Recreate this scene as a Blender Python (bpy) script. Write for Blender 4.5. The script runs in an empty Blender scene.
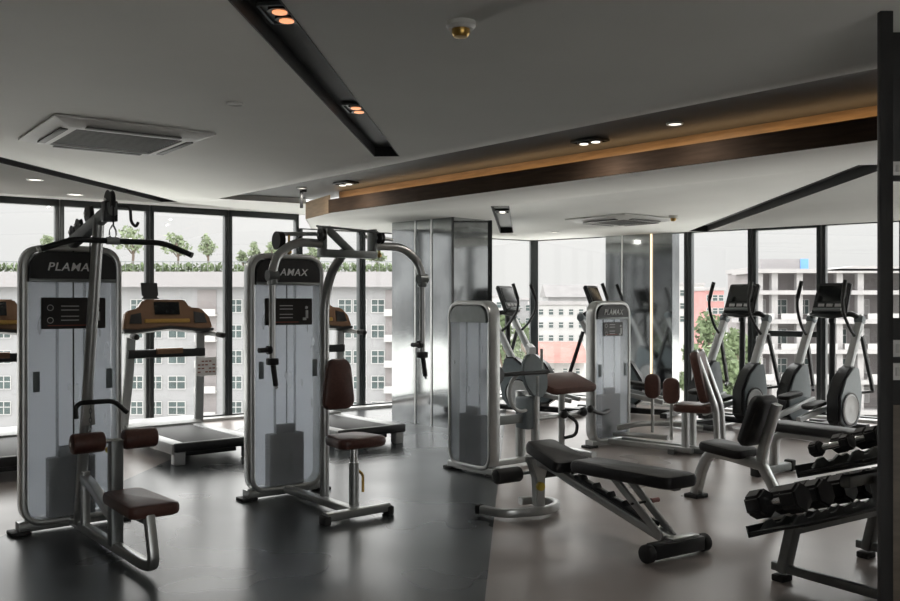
import bpy, bmesh, math, random
from mathutils import Vector, Matrix, Euler
random.seed(7)
S = bpy.context.scene
COL = S.collection
R = math.radians
# ---------------------------------------------------------------- camera, sky, daylight, exposure
EYE, HZ, FP = 1.45, 303.0, 900.0
cam = bpy.data.cameras.new('camera'); camo = bpy.data.objects.new('camera', cam); COL.objects.link(camo)
camo.location = (0, 0, EYE); camo.rotation_euler = (R(90), 0, 0)
cam.sensor_width = 36; cam.lens = 36; cam.shift_y = 2.5/900; cam.clip_end = 2000; cam.clip_start = .05
S.camera = camo
S.view_settings.view_transform = 'Standard'; S.view_settings.look = 'None'
S.view_settings.gamma = 1; S.view_settings.use_curve_mapping = False
S.view_settings.exposure = 1.58
S.cycles.max_bounces = 10; S.cycles.diffuse_bounces = 6; S.cycles.glossy_bounces = 5; S.cycles.transparent_max_bounces = 24
S.cycles.use_denoising = True
S.cycles.sample_clamp_indirect = 6
W = bpy.data.worlds.new('overcast_sky'); S.world = W; W.use_nodes = True
nt = W.node_tree; bg = nt.nodes['Background']
SKY_STRENGTH = 1.85
tc = nt.nodes.new('ShaderNodeTexCoord'); nz = nt.nodes.new('ShaderNodeTexNoise'); cr = nt.nodes.new('ShaderNodeValToRGB')
nz.inputs['Scale'].default_value = 1.6; nz.inputs['Detail'].default_value = 4
cr.color_ramp.elements[0].position = .3; cr.color_ramp.elements[0].color = (.93, .925, .93, 1)
cr.color_ramp.elements[1].position = .75; cr.color_ramp.elements[1].color = (1, .985, .955, 1)
nt.links.new(tc.outputs['Generated'], nz.inputs['Vector']); nt.links.new(nz.outputs['Fac'], cr.inputs['Fac'])
nt.links.new(cr.outputs['Color'], bg.inputs['Color'])
# overcast sky: dull at the horizon, brighter towards the zenith
sx_ = nt.nodes.new('ShaderNodeSeparateXYZ'); rs = nt.nodes.new('ShaderNodeValToRGB'); mu = nt.nodes.new('ShaderNodeMath'); mu.operation = 'MULTIPLY'
nt.links.new(tc.outputs['Generated'], sx_.inputs[0]); nt.links.new(sx_.outputs['Z'], rs.inputs['Fac'])
el_ = rs.color_ramp.elements
el_[0].color = (.165, .165, .165, 1); el_[1].color = (1, 1, 1, 1); el_[1].position = 1
rs.color_ramp.interpolation = 'EASE'
for p_, v_ in ((.13, .175), (.24, .95)): e_ = el_.new(p_); e_.color = (v_, v_, v_, 1)
mu.inputs[1].default_value = SKY_STRENGTH; nt.links.new(rs.outputs['Color'], mu.inputs[0]); nt.links.new(mu.outputs[0], bg.inputs['Strength'])

# wall lines of the room (corner between the two glazed walls)
CORNER = Vector((1.33, 14.29)); LDIR = Vector((-3.96, -2.8)).normalized(); RDIR = Vector((3.93, -3.29)).normalized()
ZC, ZL = 2.62, 2.44        # main ceiling, lowered ceiling
def portal(d, length, z1, inward, base=None):
    l = bpy.data.lights.new('daylight_portal', 'AREA'); l.shape = 'RECTANGLE'; l.size = length; l.size_y = z1
    l.cycles.is_portal = True
    o = bpy.data.objects.new('daylight_portal', l); COL.objects.link(o)
    c = (CORNER if base is None else base) + d*(length/2) + inward*.05
    o.location = (c.x, c.y, z1/2)
    o.rotation_euler = Vector((inward.x, inward.y, 0)).to_track_quat('-Z', 'Z').to_euler()
LIN = Vector((-LDIR.y, LDIR.x)); LIN = LIN if LIN.dot(-CORNER) > 0 else -LIN
RIN = Vector((-RDIR.y, RDIR.x)); RIN = RIN if RIN.dot(-CORNER) > 0 else -RIN
portal(LDIR, 11.6, 2.6, LIN); portal(RDIR, 10.6, 2.44, RIN)
BACK = -3.0; portal(Vector((1, 0)), 4.8, 2.7, Vector((0, 1)), Vector((.2, BACK))); WL, WR = 14.0, 10.4  # back portal serves the unseen window bays added for fill light
LEND, REND = CORNER+LDIR*WL, CORNER+RDIR*WR

# ---------------------------------------------------------------- pixel -> place helpers
def FL(px, py, z=0.0):
    Y = (EYE-z)*FP/(py-HZ); return Vector(((px-450)/FP*Y, Y, z))
def AT(px, py, Y):
    return Vector(((px-450)/FP*Y, Y, EYE+(HZ-py)/FP*Y))
def on_wall(px, d):
    k = (px-450)/FP    # CORNER + d*t with X = k*Y
    t = (k*CORNER.y-CORNER.x)/(d.x-k*d.y); return t

# ---------------------------------------------------------------- materials
def mat(name, col, rough=.5, metal=0., var=.12, scale=30., bump=0., spec=.5, coat=0., emit=None, es=0., stretch=None, detail=5):
    m = bpy.data.materials.new(name); m.use_nodes = True; t = m.node_tree; b = t.nodes['Principled BSDF']
    b.inputs['Roughness'].default_value = rough; b.inputs['Metallic'].default_value = metal
    b.inputs['Specular IOR Level'].default_value = spec; b.inputs['Coat Weight'].default_value = coat
    tcn = t.nodes.new('ShaderNodeTexCoord'); n = t.nodes.new('ShaderNodeTexNoise')
    n.inputs['Scale'].default_value = scale; n.inputs['Detail'].default_value = detail
    src = tcn.outputs['Object']
    if stretch:
        mp = t.nodes.new('ShaderNodeMapping'); mp.inputs['Scale'].default_value = stretch
        t.links.new(src, mp.inputs['Vector']); src = mp.outputs['Vector']
    t.links.new(src, n.inputs['Vector'])
    r = t.nodes.new('ShaderNodeValToRGB'); e = r.color_ramp.elements
    e[0].position = .3; e[1].position = .7
    e[0].color = (*[c*(1-var) for c in col], 1); e[1].color = (*[min(1, c*(1+var)) for c in col], 1)
    t.links.new(n.outputs['Fac'], r.inputs['Fac']); t.links.new(r.outputs['Color'], b.inputs['Base Color'])
    if bump:
        bu = t.nodes.new('ShaderNodeBump'); bu.inputs['Strength'].default_value = bump; bu.inputs['Distance'].default_value = .01
        t.links.new(n.outputs['Fac'], bu.inputs['Height']); t.links.new(bu.outputs['Normal'], b.inputs['Normal'])
    if emit:
        b.inputs['Emission Color'].default_value = (*emit, 1); b.inputs['Emission Strength'].default_value = es
    return m
def rough_var(m, lo, hi, scale):
    t = m.node_tree; b = t.nodes['Principled BSDF']; tcn = t.nodes.new('ShaderNodeTexCoord'); n = t.nodes.new('ShaderNodeTexNoise')
    n.inputs['Scale'].default_value = scale; n.inputs['Detail'].default_value = 2
    mr = t.nodes.new('ShaderNodeMapRange'); mr.inputs[1].default_value = .3; mr.inputs[2].default_value = .7
    mr.inputs[3].default_value = lo; mr.inputs[4].default_value = hi
    t.links.new(tcn.outputs['Object'], n.inputs['Vector']); t.links.new(n.outputs['Fac'], mr.inputs[0]); t.links.new(mr.outputs[0], b.inputs['Roughness'])
def schlick(t, f0):   # reflectance that rises towards grazing, the same on both faces of a sheet
    lw = t.nodes.new('ShaderNodeLayerWeight'); lw.inputs['Blend'].default_value = .5
    pw = t.nodes.new('ShaderNodeMath'); pw.operation = 'POWER'; pw.inputs[1].default_value = 5
    mr = t.nodes.new('ShaderNodeMapRange'); mr.inputs[3].default_value = f0; mr.inputs[4].default_value = 1
    t.links.new(lw.outputs['Facing'], pw.inputs[0]); t.links.new(pw.outputs[0], mr.inputs[0]); return mr
def glass_mat(name, tint, refl=1.0):
    m = bpy.data.materials.new(name); m.use_nodes = True; t = m.node_tree; t.nodes.clear()
    o = t.nodes.new('ShaderNodeOutputMaterial'); mx = t.nodes.new('ShaderNodeMixShader'); tr = t.nodes.new('ShaderNodeBsdfTransparent')
    gl = t.nodes.new('ShaderNodeBsdfGlossy'); fr = schlick(t, .025)
    tr.inputs['Color'].default_value = (*tint, 1); gl.inputs['Roughness'].default_value = .01; gl.inputs['Color'].default_value = (refl, refl, refl, 1)
    t.links.new(fr.outputs[0], mx.inputs[0]); t.links.new(tr.outputs[0], mx.inputs[1]); t.links.new(gl.outputs[0], mx.inputs[2]); t.links.new(mx.outputs[0], o.inputs['Surface'])
    return m
def frost_mat(name, col, clear=.3, thru=.6):
    m = bpy.data.materials.new(name); m.use_nodes = True; t = m.node_tree; t.nodes.clear()
    o = t.nodes.new('ShaderNodeOutputMaterial'); mx = t.nodes.new('ShaderNodeMixShader'); mx2 = t.nodes.new('ShaderNodeMixShader'); mx3 = t.nodes.new('ShaderNodeMixShader')
    tr = t.nodes.new('ShaderNodeBsdfTransparent'); df = t.nodes.new('ShaderNodeBsdfDiffuse'); tl = t.nodes.new('ShaderNodeBsdfTranslucent'); gl = t.nodes.new('ShaderNodeBsdfGlossy')
    n = t.nodes.new('ShaderNodeTexNoise'); n.inputs['Scale'].default_value = 3
    r = t.nodes.new('ShaderNodeMapRange'); r.inputs[3].default_value = clear-.05; r.inputs[4].default_value = clear+.05
    t.links.new(n.outputs['Fac'], r.inputs[0])
    for s in (df, tl): s.inputs['Color'].default_value = (*col, 1)
    tr.inputs['Color'].default_value = (.93, .95, .98, 1); gl.inputs['Roughness'].default_value = .12
    mx2.inputs[0].default_value = thru; t.links.new(df.outputs[0], mx2.inputs[1]); t.links.new(tl.outputs[0], mx2.inputs[2])
    t.links.new(r.outputs[0], mx.inputs[0]); t.links.new(mx2.outputs[0], mx.inputs[1]); t.links.new(tr.outputs[0], mx.inputs[2])
    fr = schlick(t, .04)
    t.links.new(fr.outputs[0], mx3.inputs[0]); t.links.new(mx.outputs[0], mx3.inputs[1]); t.links.new(gl.outputs[0], mx3.inputs[2]); t.links.new(mx3.outputs[0], o.inputs['Surface'])
    return m
M = {}
M['ceiling'] = mat('ceiling_paint', (.74, .74, .71), .75, var=.02, scale=2)
M['wall'] = mat('wall_paint', (.55, .54, .52), .8, var=.05, scale=3)
M['black_slot'] = mat('black_slot_paint', (.012, .012, .012), .55, var=.2, scale=8)
M['cove_dark'] = mat('cove_dark_paint', (.040, .040, .038), .6, var=.06, scale=4)
M['wood_lit'] = mat('cove_wood_lit', (.28, .19, .11), .6, var=.2, scale=5, stretch=(1, 1, 9))  # cove wood with the strip light's gold glow put into its colour
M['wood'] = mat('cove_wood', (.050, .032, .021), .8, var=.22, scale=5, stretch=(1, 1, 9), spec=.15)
M['rubber_floor'] = mat('rubber_floor', (.028, .033, .036), .30, var=.07, scale=1.3, spec=.55, detail=2)
rough_var(M['rubber_floor'], .25, .33, .9)
M['stone_floor'] = mat('stone_floor', (.32, .282, .265), .34, var=.10, scale=1.6, spec=.5, detail=3)
rough_var(M['stone_floor'], .27, .36, .9)
M['frame_dark'] = mat('window_frame_paint', (.022, .028, .029), .45, var=.1)
M['sill'] = mat('sill_stone', (.5, .5, .49), .5, var=.06)
M['glass'] = glass_mat('window_glass', (.985, .99, .985))
M['mirror'] = mat('mirror_cladding', (.38, .395, .40), .08, 1., var=.28, scale=2.0)
M['mirror_trim'] = mat('mirror_trim', (.75, .76, .76), .3, .6, var=.04)
M['led'] = mat('led_strip', (.9, .8, .6), .5, emit=(1, .74, .46), es=.55)
M['led_cove'] = mat('cove_led', (.9, .8, .6), .5, emit=(1, .66, .34), es=1.7)
M['lamp_warm'] = mat('spot_lamp', (.9, .6, .4), .4, emit=(1, .40, .18), es=.35)
M['lamp_white'] = mat('downlight_lamp', (.9, .9, .85), .4, emit=(1, .93, .82), es=.7)
M['steel'] = mat('silver_frame', (.47, .48, .475), .28, .75, var=.06, scale=12)
M['steel_dark'] = mat('grey_frame', (.22, .235, .235), .36, .7, var=.08, scale=12)
M['chrome'] = mat('chrome', (.72, .73, .73), .16, 1., var=.03)
M['black'] = mat('black_plastic', (.014, .015, .016), .38, var=.15)
M['black_soft'] = mat('black_rubber', (.014, .014, .014), .62, var=.2, bump=.05, scale=60)
M['iron'] = mat('dumbbell_rubber', (.017, .017, .018), .5, var=.25, scale=25, bump=.08)
M['brown'] = mat('brown_upholstery', (.095, .040, .030), .42, var=.16, scale=45, bump=.06)
M['vinyl'] = mat('black_upholstery', (.014, .014, .015), .46, var=.18, scale=60, bump=.05, spec=.35)
M['shroud'] = frost_mat('frosted_shroud', (.94, .96, .985), .12, .92)
M['shroud_clear'] = frost_mat('clear_shroud', (.94, .96, .985), .76, .5)
M['stack'] = mat('weight_plate_paint', (.022, .034, .038), .5, var=.1)
M['panel'] = mat('sign_panel', (.016, .014, .013), .3, var=.1)
M['print'] = mat('sign_print', (.55, .55, .55), .5, var=.05)
M['print_red'] = mat('sign_print_red', (.25, .06, .04), .5, var=.05)
M['logo'] = mat('logo_silver', (.82, .83, .83), .4, .0, var=.02)
M['paper'] = mat('notice_paper', (.8, .78, .77), .7, var=.03)
M['plate'] = mat('switch_plate', (.80, .80, .79), .4, var=.02)
M['console'] = mat('console_gloss', (.24, .14, .085), .22, .3, var=.15, scale=5)
M['screen'] = mat('console_screen', (.012, .014, .015), .12, var=.1)
M['cover'] = mat('cover_grey', (.17, .20, .215), .4, var=.05)
M['disc'] = mat('wheel_disc_grey', (.52, .53, .53), .4, var=.04)
M['silver_paint'] = mat('silver_paint', (.44, .45, .45), .4, .35, var=.04)
M['yellow'] = mat('yellow_knob', (.55, .40, .05), .4, var=.05)
M['brass'] = mat('brass_pin', (.45, .28, .08), .3, .8, var=.05)
M['white_plastic'] = mat('white_plastic', (.62, .62, .60), .45, var=.03)
M['grille'] = mat('grille_grey', (.13, .13, .125), .55, var=.1)
M['wood_panel'] = mat('brown_panel', (.12, .095, .07), .5, var=.2, scale=4, stretch=(1, 1, 8))
M['facade'] = mat('render_white', (.37, .365, .36), .8, var=.05, scale=.3)
M['facade2'] = mat('render_grey', (.235, .235, .24), .8, var=.06, scale=.3)
M['roofband'] = mat('roof_band', (.25, .24, .245), .8, var=.03, scale=.3)
M['concrete'] = mat('concrete', (.29, .28, .28), .85, var=.07, scale=.5)
M['concrete_dark'] = mat('bare_wall', (.20, .185, .185), .85, var=.1, scale=.6)
M['pane_ext'] = mat('far_pane', (.045, .065, .065), .3, var=.3, scale=.7)
M['leaf'] = mat('leaf_green', (.10, .135, .065), .7, var=.35, scale=.8)
M['leaf_pale'] = mat('leaf_pale', (.15, .185, .105), .7, var=.3, scale=.8)
M['bark'] = mat('bark', (.12, .09, .07), .8, var=.2)
M['ground'] = mat('far_ground', (.60, .60, .57), .9, var=.2, scale=.02)
M['red_roof'] = mat('red_roof_tiles', (.22, .085, .07), .8, var=.15, scale=1)
M['red_brick'] = mat('red_render', (.36, .18, .17), .8, var=.1, scale=.5)
M['blue'] = mat('blue_panel', (.12, .28, .60), .6, var=.08)
M['grey_roof'] = mat('grey_roof', (.15, .145, .145), .8, var=.1, scale=.5)

# ---------------------------------------------------------------- mesh builder
def fillet(pts, rad, n=6, closed=False):
    pts = [Vector(p) for p in pts]
    if rad <= 0 or len(pts) < 3: return pts
    out = []; N = len(pts)
    for i, p in enumerate(pts):
        if not closed and i in (0, N-1): out.append(p); continue
        a, b = pts[i-1], pts[(i+1) % N]
        va, vb = a-p, b-p; r = min(rad, va.length*.49, vb.length*.49)
        s, e = p+va.normalized()*r, p+vb.normalized()*r
        for k in range(n+1):
            t = k/n; out.append(s*(1-t)**2+p*2*t*(1-t)+e*t*t)
    return out
def circ(r, n=10, ry=None):
    ry = ry or r
    return [(r*math.cos(2*math.pi*k/n), ry*math.sin(2*math.pi*k/n)) for k in range(n)]
def rrect(w, h, r=None, n=2):
    r = min(w, h)*.25 if r is None else r
    o = []
    for cx, cy, a0 in ((w/2-r, h/2-r, 0), (-w/2+r, h/2-r, 90), (-w/2+r, -h/2+r, 180), (w/2-r, -h/2+r, 270)):
        for k in range(n+1):
            a = R(a0+90*k/n); o.append((cx+r*math.cos(a), cy+r*math.sin(a)))
    return o
class MB:
    def __init__(s): s.bm = bmesh.new()
    def _add(s, bm, mtx=None):
        if mtx is not None: bmesh.ops.transform(bm, matrix=mtx, verts=bm.verts)
        me = bpy.data.meshes.new('tmp'); bm.to_mesh(me); bm.free(); s.bm.from_mesh(me); bpy.data.meshes.remove(me); return s
    def box(s, c, size, rot=(0, 0, 0), bev=.004, seg=2, taper=None):
        bm = bmesh.new(); bmesh.ops.create_cube(bm, size=1)
        for v in bm.verts:
            v.co = Vector((v.co.x*size[0], v.co.y*size[1], v.co.z*size[2]))
        if taper:  # (axis, factor): the +y (or +z) end shrinks in x
            ax, f = taper
            for v in bm.verts:
                if v.co[ax] > 0: v.co.x *= f
        if bev > 0: bmesh.ops.bevel(bm, geom=bm.edges[:], offset=min(bev, min(size)*.49), segments=seg, affect='EDGES', profile=.5)
        return s._add(bm, Matrix.Translation(c) @ Euler(rot).to_matrix().to_4x4())
    def sweep(s, pts, prof, closed=False, up=None, cap=True):
        pts = [Vector(p) for p in pts]; N = len(pts); bm = bmesh.new(); rings = []
        prev = None
        for i, p in enumerate(pts):
            if closed: t = (pts[(i+1) % N]-pts[i-1])
            else: t = pts[min(i+1, N-1)]-pts[max(i-1, 0)]
            t = t.normalized()
            if up is not None: u = Vector(up)
            elif prev is None: u = Vector((0, 0, 1)) if abs(t.z) < .9 else Vector((0, 1, 0))
            else: u = prev
            side = t.cross(u)
            if side.length < 1e-5: side = t.orthogonal()
            side.normalize(); upv = side.cross(t).normalized(); prev = upv
            rings.append([bm.verts.new(p+side*a+upv*b) for a, b in prof])
        K = len(prof)
        for i in range(N if closed else N-1):
            A, B = rings[i], rings[(i+1) % N]
            for k in range(K): bm.faces.new((A[k], A[(k+1) % K], B[(k+1) % K], B[k]))
        if cap and not closed:
            bm.faces.new(rings[0][::-1]); bm.faces.new(rings[-1])
        bmesh.ops.recalc_face_normals(bm, faces=bm.faces)
        return s._add(bm)
    def tube(s, pts, r, fil=0., n=10, closed=False):
        return s.sweep(fillet(pts, fil, closed=closed), circ(r, n), closed)
    def bar(s, p0, p1, w, h, up=(0, 0, 1), fil=0.):
        return s.sweep([p0, p1], rrect(w, h, min(w, h)*.18), up=up)
    def bars(s, pts, w, h, fil=.05, up=None):
        return s.sweep(fillet(pts, fil), rrect(w, h, min(w, h)*.2), up=up)
    def cyl(s, p0, p1, r, n=20, r2=None, bev=0):
        p0, p1 = Vector(p0), Vector(p1); d = p1-p0; L = d.length; r2 = r if r2 is None else r2
        prof = [(0, 0), (r, 0), (r2, L), (0, L)]
        if bev: prof = [(0, 0), (r-bev, 0), (r-bev*.3, bev*.3), (r, bev), (r2, L-bev), (r2-bev*.3, L-bev*.3), (r2-bev, L), (0, L)]
        return s.lathe(prof, p0, d, n)
    def lathe(s, prof, org, axis=(0, 0, 1), n=24):
        bm = bmesh.new(); rings = []
        for r, z in prof:
            if r < 1e-6: rings.append([bm.verts.new((0, 0, z))])
            else: rings.append([bm.verts.new((r*math.cos(2*math.pi*k/n), r*math.sin(2*math.pi*k/n), z)) for k in range(n)])
        for A, B in zip(rings, rings[1:]):
            for k in range(n):
                f = [A[k % len(A)], A[(k+1) % len(A)], B[(k+1) % len(B)], B[k % len(B)]]
                u = []
                for v in f:
                    if v not in u: u.append(v)
                if len(u) > 2: bm.faces.new(u)
        bmesh.ops.recalc_face_normals(bm, faces=bm.faces)
        q = Vector((0, 0, 1)).rotation_difference(Vector(axis).normalized())
        return s._add(bm, Matrix.Translation(org) @ q.to_matrix().to_4x4())
    def prism(s, poly, a, b, axis='y', bev=0., seg=2, mtx=None):
        """poly: 2D points. axis y: (x,z) plane; axis x: (y,z) plane; axis z: (x,y) plane; extruded from a to b."""
        bm = bmesh.new()
        def P(u, v, w): return {'y': (u, w, v), 'x': (w, u, v), 'z': (u, v, w)}[axis]
        A = [bm.verts.new(P(u, v, a)) for u, v in poly]; B = [bm.verts.new(P(u, v, b)) for u, v in poly]; n = len(poly)
        bm.faces.new(A); bm.faces.new(B[::-1])
        for k in range(n): bm.faces.new((A[k], A[(k+1) % n], B[(k+1) % n], B[k]))
        bmesh.ops.recalc_face_normals(bm, faces=bm.faces)
        if bev: 
            bmesh.ops.bevel(bm, geom=[e for e in bm.edges if e.calc_face_angle(0) > .6], offset=bev, segments=seg, affect='EDGES')
        return s._add(bm, mtx)
    def pad(s, c, size, rot=(0, 0, 0), bev=.03, taper=None, corner=.05):
        """an upholstered cushion: rounded plan corners, softly rounded edges. size x,y plan, z thickness."""
        w, h, t = size; prof = rrect(w, h, corner, 4)
        if taper is not None:
            prof = [(x*(1+(taper-1)*(y/h+.5)), y) for x, y in prof]
        bm = bmesh.new(); lay = []
        b = min(bev, t*.48)
        for z, ins in ((-t/2, b*.8), (-t/2+b*.3, b*.25), (-t/2+b, 0), (t/2-b, 0), (t/2-b*.3, b*.25), (t/2, b*.9)):
            lay.append([bm.verts.new((x*(1-2*ins/w), y*(1-2*ins/h), z)) for x, y in prof])
        n = len(prof)
        for A, B in zip(lay, lay[1:]):
            for k in range(n): bm.faces.new((A[k], A[(k+1) % n], B[(k+1) % n], B[k]))
        bm.faces.new(lay[0][::-1]); bm.faces.new(lay[-1]); bmesh.ops.recalc_face_normals(bm, faces=bm.faces)
        return s._add(bm, Matrix.Translation(c) @ Euler(rot).to_matrix().to_4x4())
    def sphere(s, c, r, sc=(1, 1, 1), sub=2):
        bm = bmesh.new(); bmesh.ops.create_icosphere(bm, subdivisions=sub, radius=r)
        return s._add(bm, Matrix.Translation(c) @ Matrix.Diagonal((*sc, 1)))
    def mesh(s, name, angle=35):
        me = bpy.data.meshes.new(name); s.bm.to_mesh(me); s.bm.free()
        for p in me.polygons: p.use_smooth = True
        me.set_sharp_from_angle(angle=R(angle)); return me
def obj(name, mb, m, parent=None, label=None, angle=35):
    me = mb.mesh(name, angle) if isinstance(mb, MB) else mb
    if m is not None: me.materials.append(m)
    o = bpy.data.objects.new(name, me); COL.objects.link(o)
    if parent is not None: o.parent = parent
    if label: o['label'] = label
    return o
def thing(name, label, cat, loc=(0, 0, 0), rz=0., group=None):
    o = bpy.data.objects.new(name, None); COL.objects.link(o); o.empty_display_size = .1
    o.location = loc; o.rotation_euler = (0, 0, R(rz)); o['label'] = label; o['category'] = cat
    if group: o['group'] = group
    return o
def tag(o, label, cat, group=None, loc=None, rz=None):
    o['label'] = label; o['category'] = cat
    if group: o['group'] = group
    if loc is not None: o.location = loc
    if rz is not None: o.rotation_euler = (0, 0, R(rz))
    return o
def struct(name, mb, m, parent=None, **k):
    o = obj(name, mb, m, parent, **k)
    if parent is None: o['kind'] = 'structure'
    return o
def dup(root, loc, rz, label):
    r = root.copy(); COL.objects.link(r); r.location = loc; r.rotation_euler = (0, 0, R(rz)); r['label'] = label
    for ch in list(root.children):
        c = ch.copy(); COL.objects.link(c); c.parent = r
        for g in list(ch.children):
            d = g.copy(); COL.objects.link(d); d.parent = c
    return r
def text_mesh(body, width, height, depth=.004, shear=.22):
    cu = bpy.data.curves.new('lettering', 'FONT'); cu.body = body; cu.size = 1; cu.extrude = .5; cu.align_x = 'CENTER'; cu.align_y = 'CENTER'; cu.shear = shear; cu.offset = .010; cu.space_character = 1.12
    t = bpy.data.objects.new('lettering', cu); COL.objects.link(t)
    bpy.context.view_layer.update()
    me = bpy.data.meshes.new_from_object(t.evaluated_get(bpy.context.evaluated_depsgraph_get()))
    bpy.data.objects.remove(t); bpy.data.curves.remove(cu)
    xs = [v.co.x for v in me.vertices]; ys = [v.co.y for v in me.vertices]
    cx, cy = (min(xs)+max(xs))/2, (min(ys)+max(ys))/2; sx, sy = width/(max(xs)-min(xs)), height/(max(ys)-min(ys))
    for v in me.vertices:   # stands up in the local XZ plane, reads from -y
        v.co = Vector(((v.co.x-cx)*sx, -v.co.z*depth, (v.co.y-cy)*sy))
    me.update(); me.name = 'lettering'; return me
def poly_slab(poly, z0, z1):
    mb = MB(); mb.prism(poly, z0, z1, 'z'); return mb
def cut(o, boxes):
    """cut rectangular slots out of a slab: boxes are lists of four plan corners with z range"""
    for poly, z0, z1 in boxes:
        c = obj('cutter', MB().prism(poly, z0, z1, 'z'), None)
        md = o.modifiers.new('slot', 'BOOLEAN'); md.object = c; md.operation = 'DIFFERENCE'; md.solver = 'EXACT'
        bpy.context.view_layer.update()
        me = bpy.data.meshes.new_from_object(o.evaluated_get(bpy.context.evaluated_depsgraph_get()))
        o.modifiers.clear(); o.data = me; bpy.data.objects.remove(c)

# ================================================================ THE SETTING
# floor: dark rubber band between two stone-coloured fields
def la(Y): return .17+.076*(Y-4.39)
def lb(Y): return -2.62+.072*(Y-7.95)
tl = None
def line_hit(fn, P, d):   # plan point where x = fn(y) meets wall line P + d t
    a, b = 0., 30.
    for _ in range(60):
        m_ = (a+b)/2; q = P+d*m_
        g = (q.x-fn(q.y)); g0 = (P.x-fn(P.y))
        if g*g0 > 0: a = m_
        else: b = m_
    return P+d*((a+b)/2)
ha = line_hit(la, CORNER, LDIR); hb = line_hit(lb, CORNER, LDIR)
struct('floor', poly_slab([(lb(BACK), BACK), (la(BACK), BACK), tuple(ha), tuple(hb)], -.12, 0), M['rubber_floor'])
struct('floor', poly_slab([(la(BACK), BACK), (REND.x, BACK), tuple(REND), tuple(CORNER), tuple(ha)], -.12, 0), M['stone_floor'])
struct('floor', poly_slab([(LEND.x, BACK), (lb(BACK), BACK), tuple(hb), tuple(LEND)], -.12, 0), M['stone_floor'])

# ceilings
E0, E1 = Vector((2.14, 4.48)), Vector((-2.60, 10.10)); ED = (E0-E1).normalized()
G0, G1 = Vector((2.61, 5.47)), Vector((-1.32, 9.90)); GD = (G0-G1).normalized()
eb = E0+ED*((BACK-E0.y)/ED.y); gb = G0+GD*((BACK+.0-G0.y)/GD.y)
if gb.x > REND.x: gb = G0+GD*((REND.x-G0.x)/GD.x)
G2 = Vector((-1.70, 10.62))
STEP = CORNER+LDIR*on_wall(312, LDIR)
def strip(c0, c1, w):
    c0, c1 = Vector(c0), Vector(c1); d = (c1-c0).normalized(); n = Vector((-d.y, d.x))*w/2
    return [tuple(c0-n), tuple(c1-n), tuple(c1+n), tuple(c0+n)]
s_mid = strip((-.757-.253*1.4, 3.475-3.73*1.4), (-.504, 7.18), .205)
s_left = strip((-3.68-.44*2.2, 7.36-3.06*2.2), (-3.24, 10.4), .20)
s_right = strip((3.06, 6.45), (3.42, 12.4), .26)
s_far = strip((.51, 9.19), (.80, 12.7), .19)
ceil_main = struct('ceiling', poly_slab([tuple(eb), tuple(E1), tuple(G2), tuple(STEP), tuple(LEND), (LEND.x, BACK)], ZC, ZC+.12), M['ceiling'])
cut(ceil_main, [(s_mid, ZC-.05, ZC+.09), (s_left, ZC-.05, ZC+.09)])
low_poly = [tuple(G1), tuple(G2), tuple(STEP), tuple(CORNER), tuple(REND), tuple(gb)]
if gb.y > BACK+.01: low_poly = [tuple(G1), tuple(G2), tuple(STEP), tuple(CORNER), tuple(REND), tuple(gb)]
ceil_low = struct('ceiling', poly_slab(low_poly, ZL, ZL+.12), M['ceiling'])
cut(ceil_low, [(s_right, ZL-.05, ZL+.09), (s_far, ZL-.05, ZL+.09)])
for k, (p, z) in enumerate(((s_mid, ZC), (s_left, ZC), (s_right, ZL), (s_far, ZL))):
    mb = MB(); mb.prism(p, z+.075, z+.088, 'z')
    n = 4
    for i in range(4):     # black lining of the slot's four sides
        a, b = Vector(p[i]), Vector(p[(i+1) % 4]); ctr = sum((Vector(q) for q in p), Vector((0, 0)))/4
        mid = (a+b)/2; inn = (Vector((-(b-a).y, (b-a).x))).normalized()
        if inn.dot(ctr-mid) < 0: inn = -inn
        m0 = mid+inn*.004; d = (b-a)
        mb.box((m0.x, m0.y, z+.041), (d.length, .006, .085), (0, 0, math.atan2(d.y, d.x)), bev=0)
    struct('trim_%d' % (k+1), mb, M['black_slot'])
# recess (cove) between the ceilings
perp = Vector((-GD.y, GD.x)); perp = perp if perp.dot(CORNER-G0) > 0 else -perp
ZR = 2.68
struct('ceiling', poly_slab([tuple(E1), tuple(eb), tuple(gb+perp*.34), tuple(G1+perp*.34), tuple(G2+perp*.2)], ZR, ZR+.06), M['cove_dark'])
def wall_strip(a, b, z0, z1, th=.02):
    d = b-a; c = (a+b)/2; mb = MB(); mb.box((c.x, c.y, (z0+z1)/2), (d.length, th, z1-z0), (0, 0, math.atan2(d.y, d.x)), bev=0); return mb
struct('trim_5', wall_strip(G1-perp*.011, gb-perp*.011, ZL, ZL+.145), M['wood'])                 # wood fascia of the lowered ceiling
struct('wall_cove', wall_strip(G1+perp*.13, gb+perp*.13, ZL+.12, ZR), M['wood_lit'])             # wood back of the lit cove
struct('wall_cove', wall_strip(E1, eb, ZC+.0, ZR+.02, .01), M['cove_dark'])
struct('wall_cove', wall_strip(E1, G2, ZC+.0, ZR+.02, .01), M['ceiling'])
struct('trim_6', wall_strip(G1, G2, ZL, ZL+.20, .01), M['wood_lit'])  # end piece, its warm glow put into the wood colour
struct('trim_7', wall_strip(G2, STEP, ZL, ZL+.20, .01), M['ceiling'])
mb = MB(); d = gb-G1
for k in range(1):
    c = (G1+gb)/2+perp*.06; mb.box((c.x, c.y, ZL+.128), (d.length-.1, .03, .015), (0, 0, math.atan2(d.y, d.x)), bev=0)
tag(obj('cove_light_strip', mb, M['led_cove']), 'warm strip light lying hidden on the ledge of the wood-lined ceiling cove', 'strip light')

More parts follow.
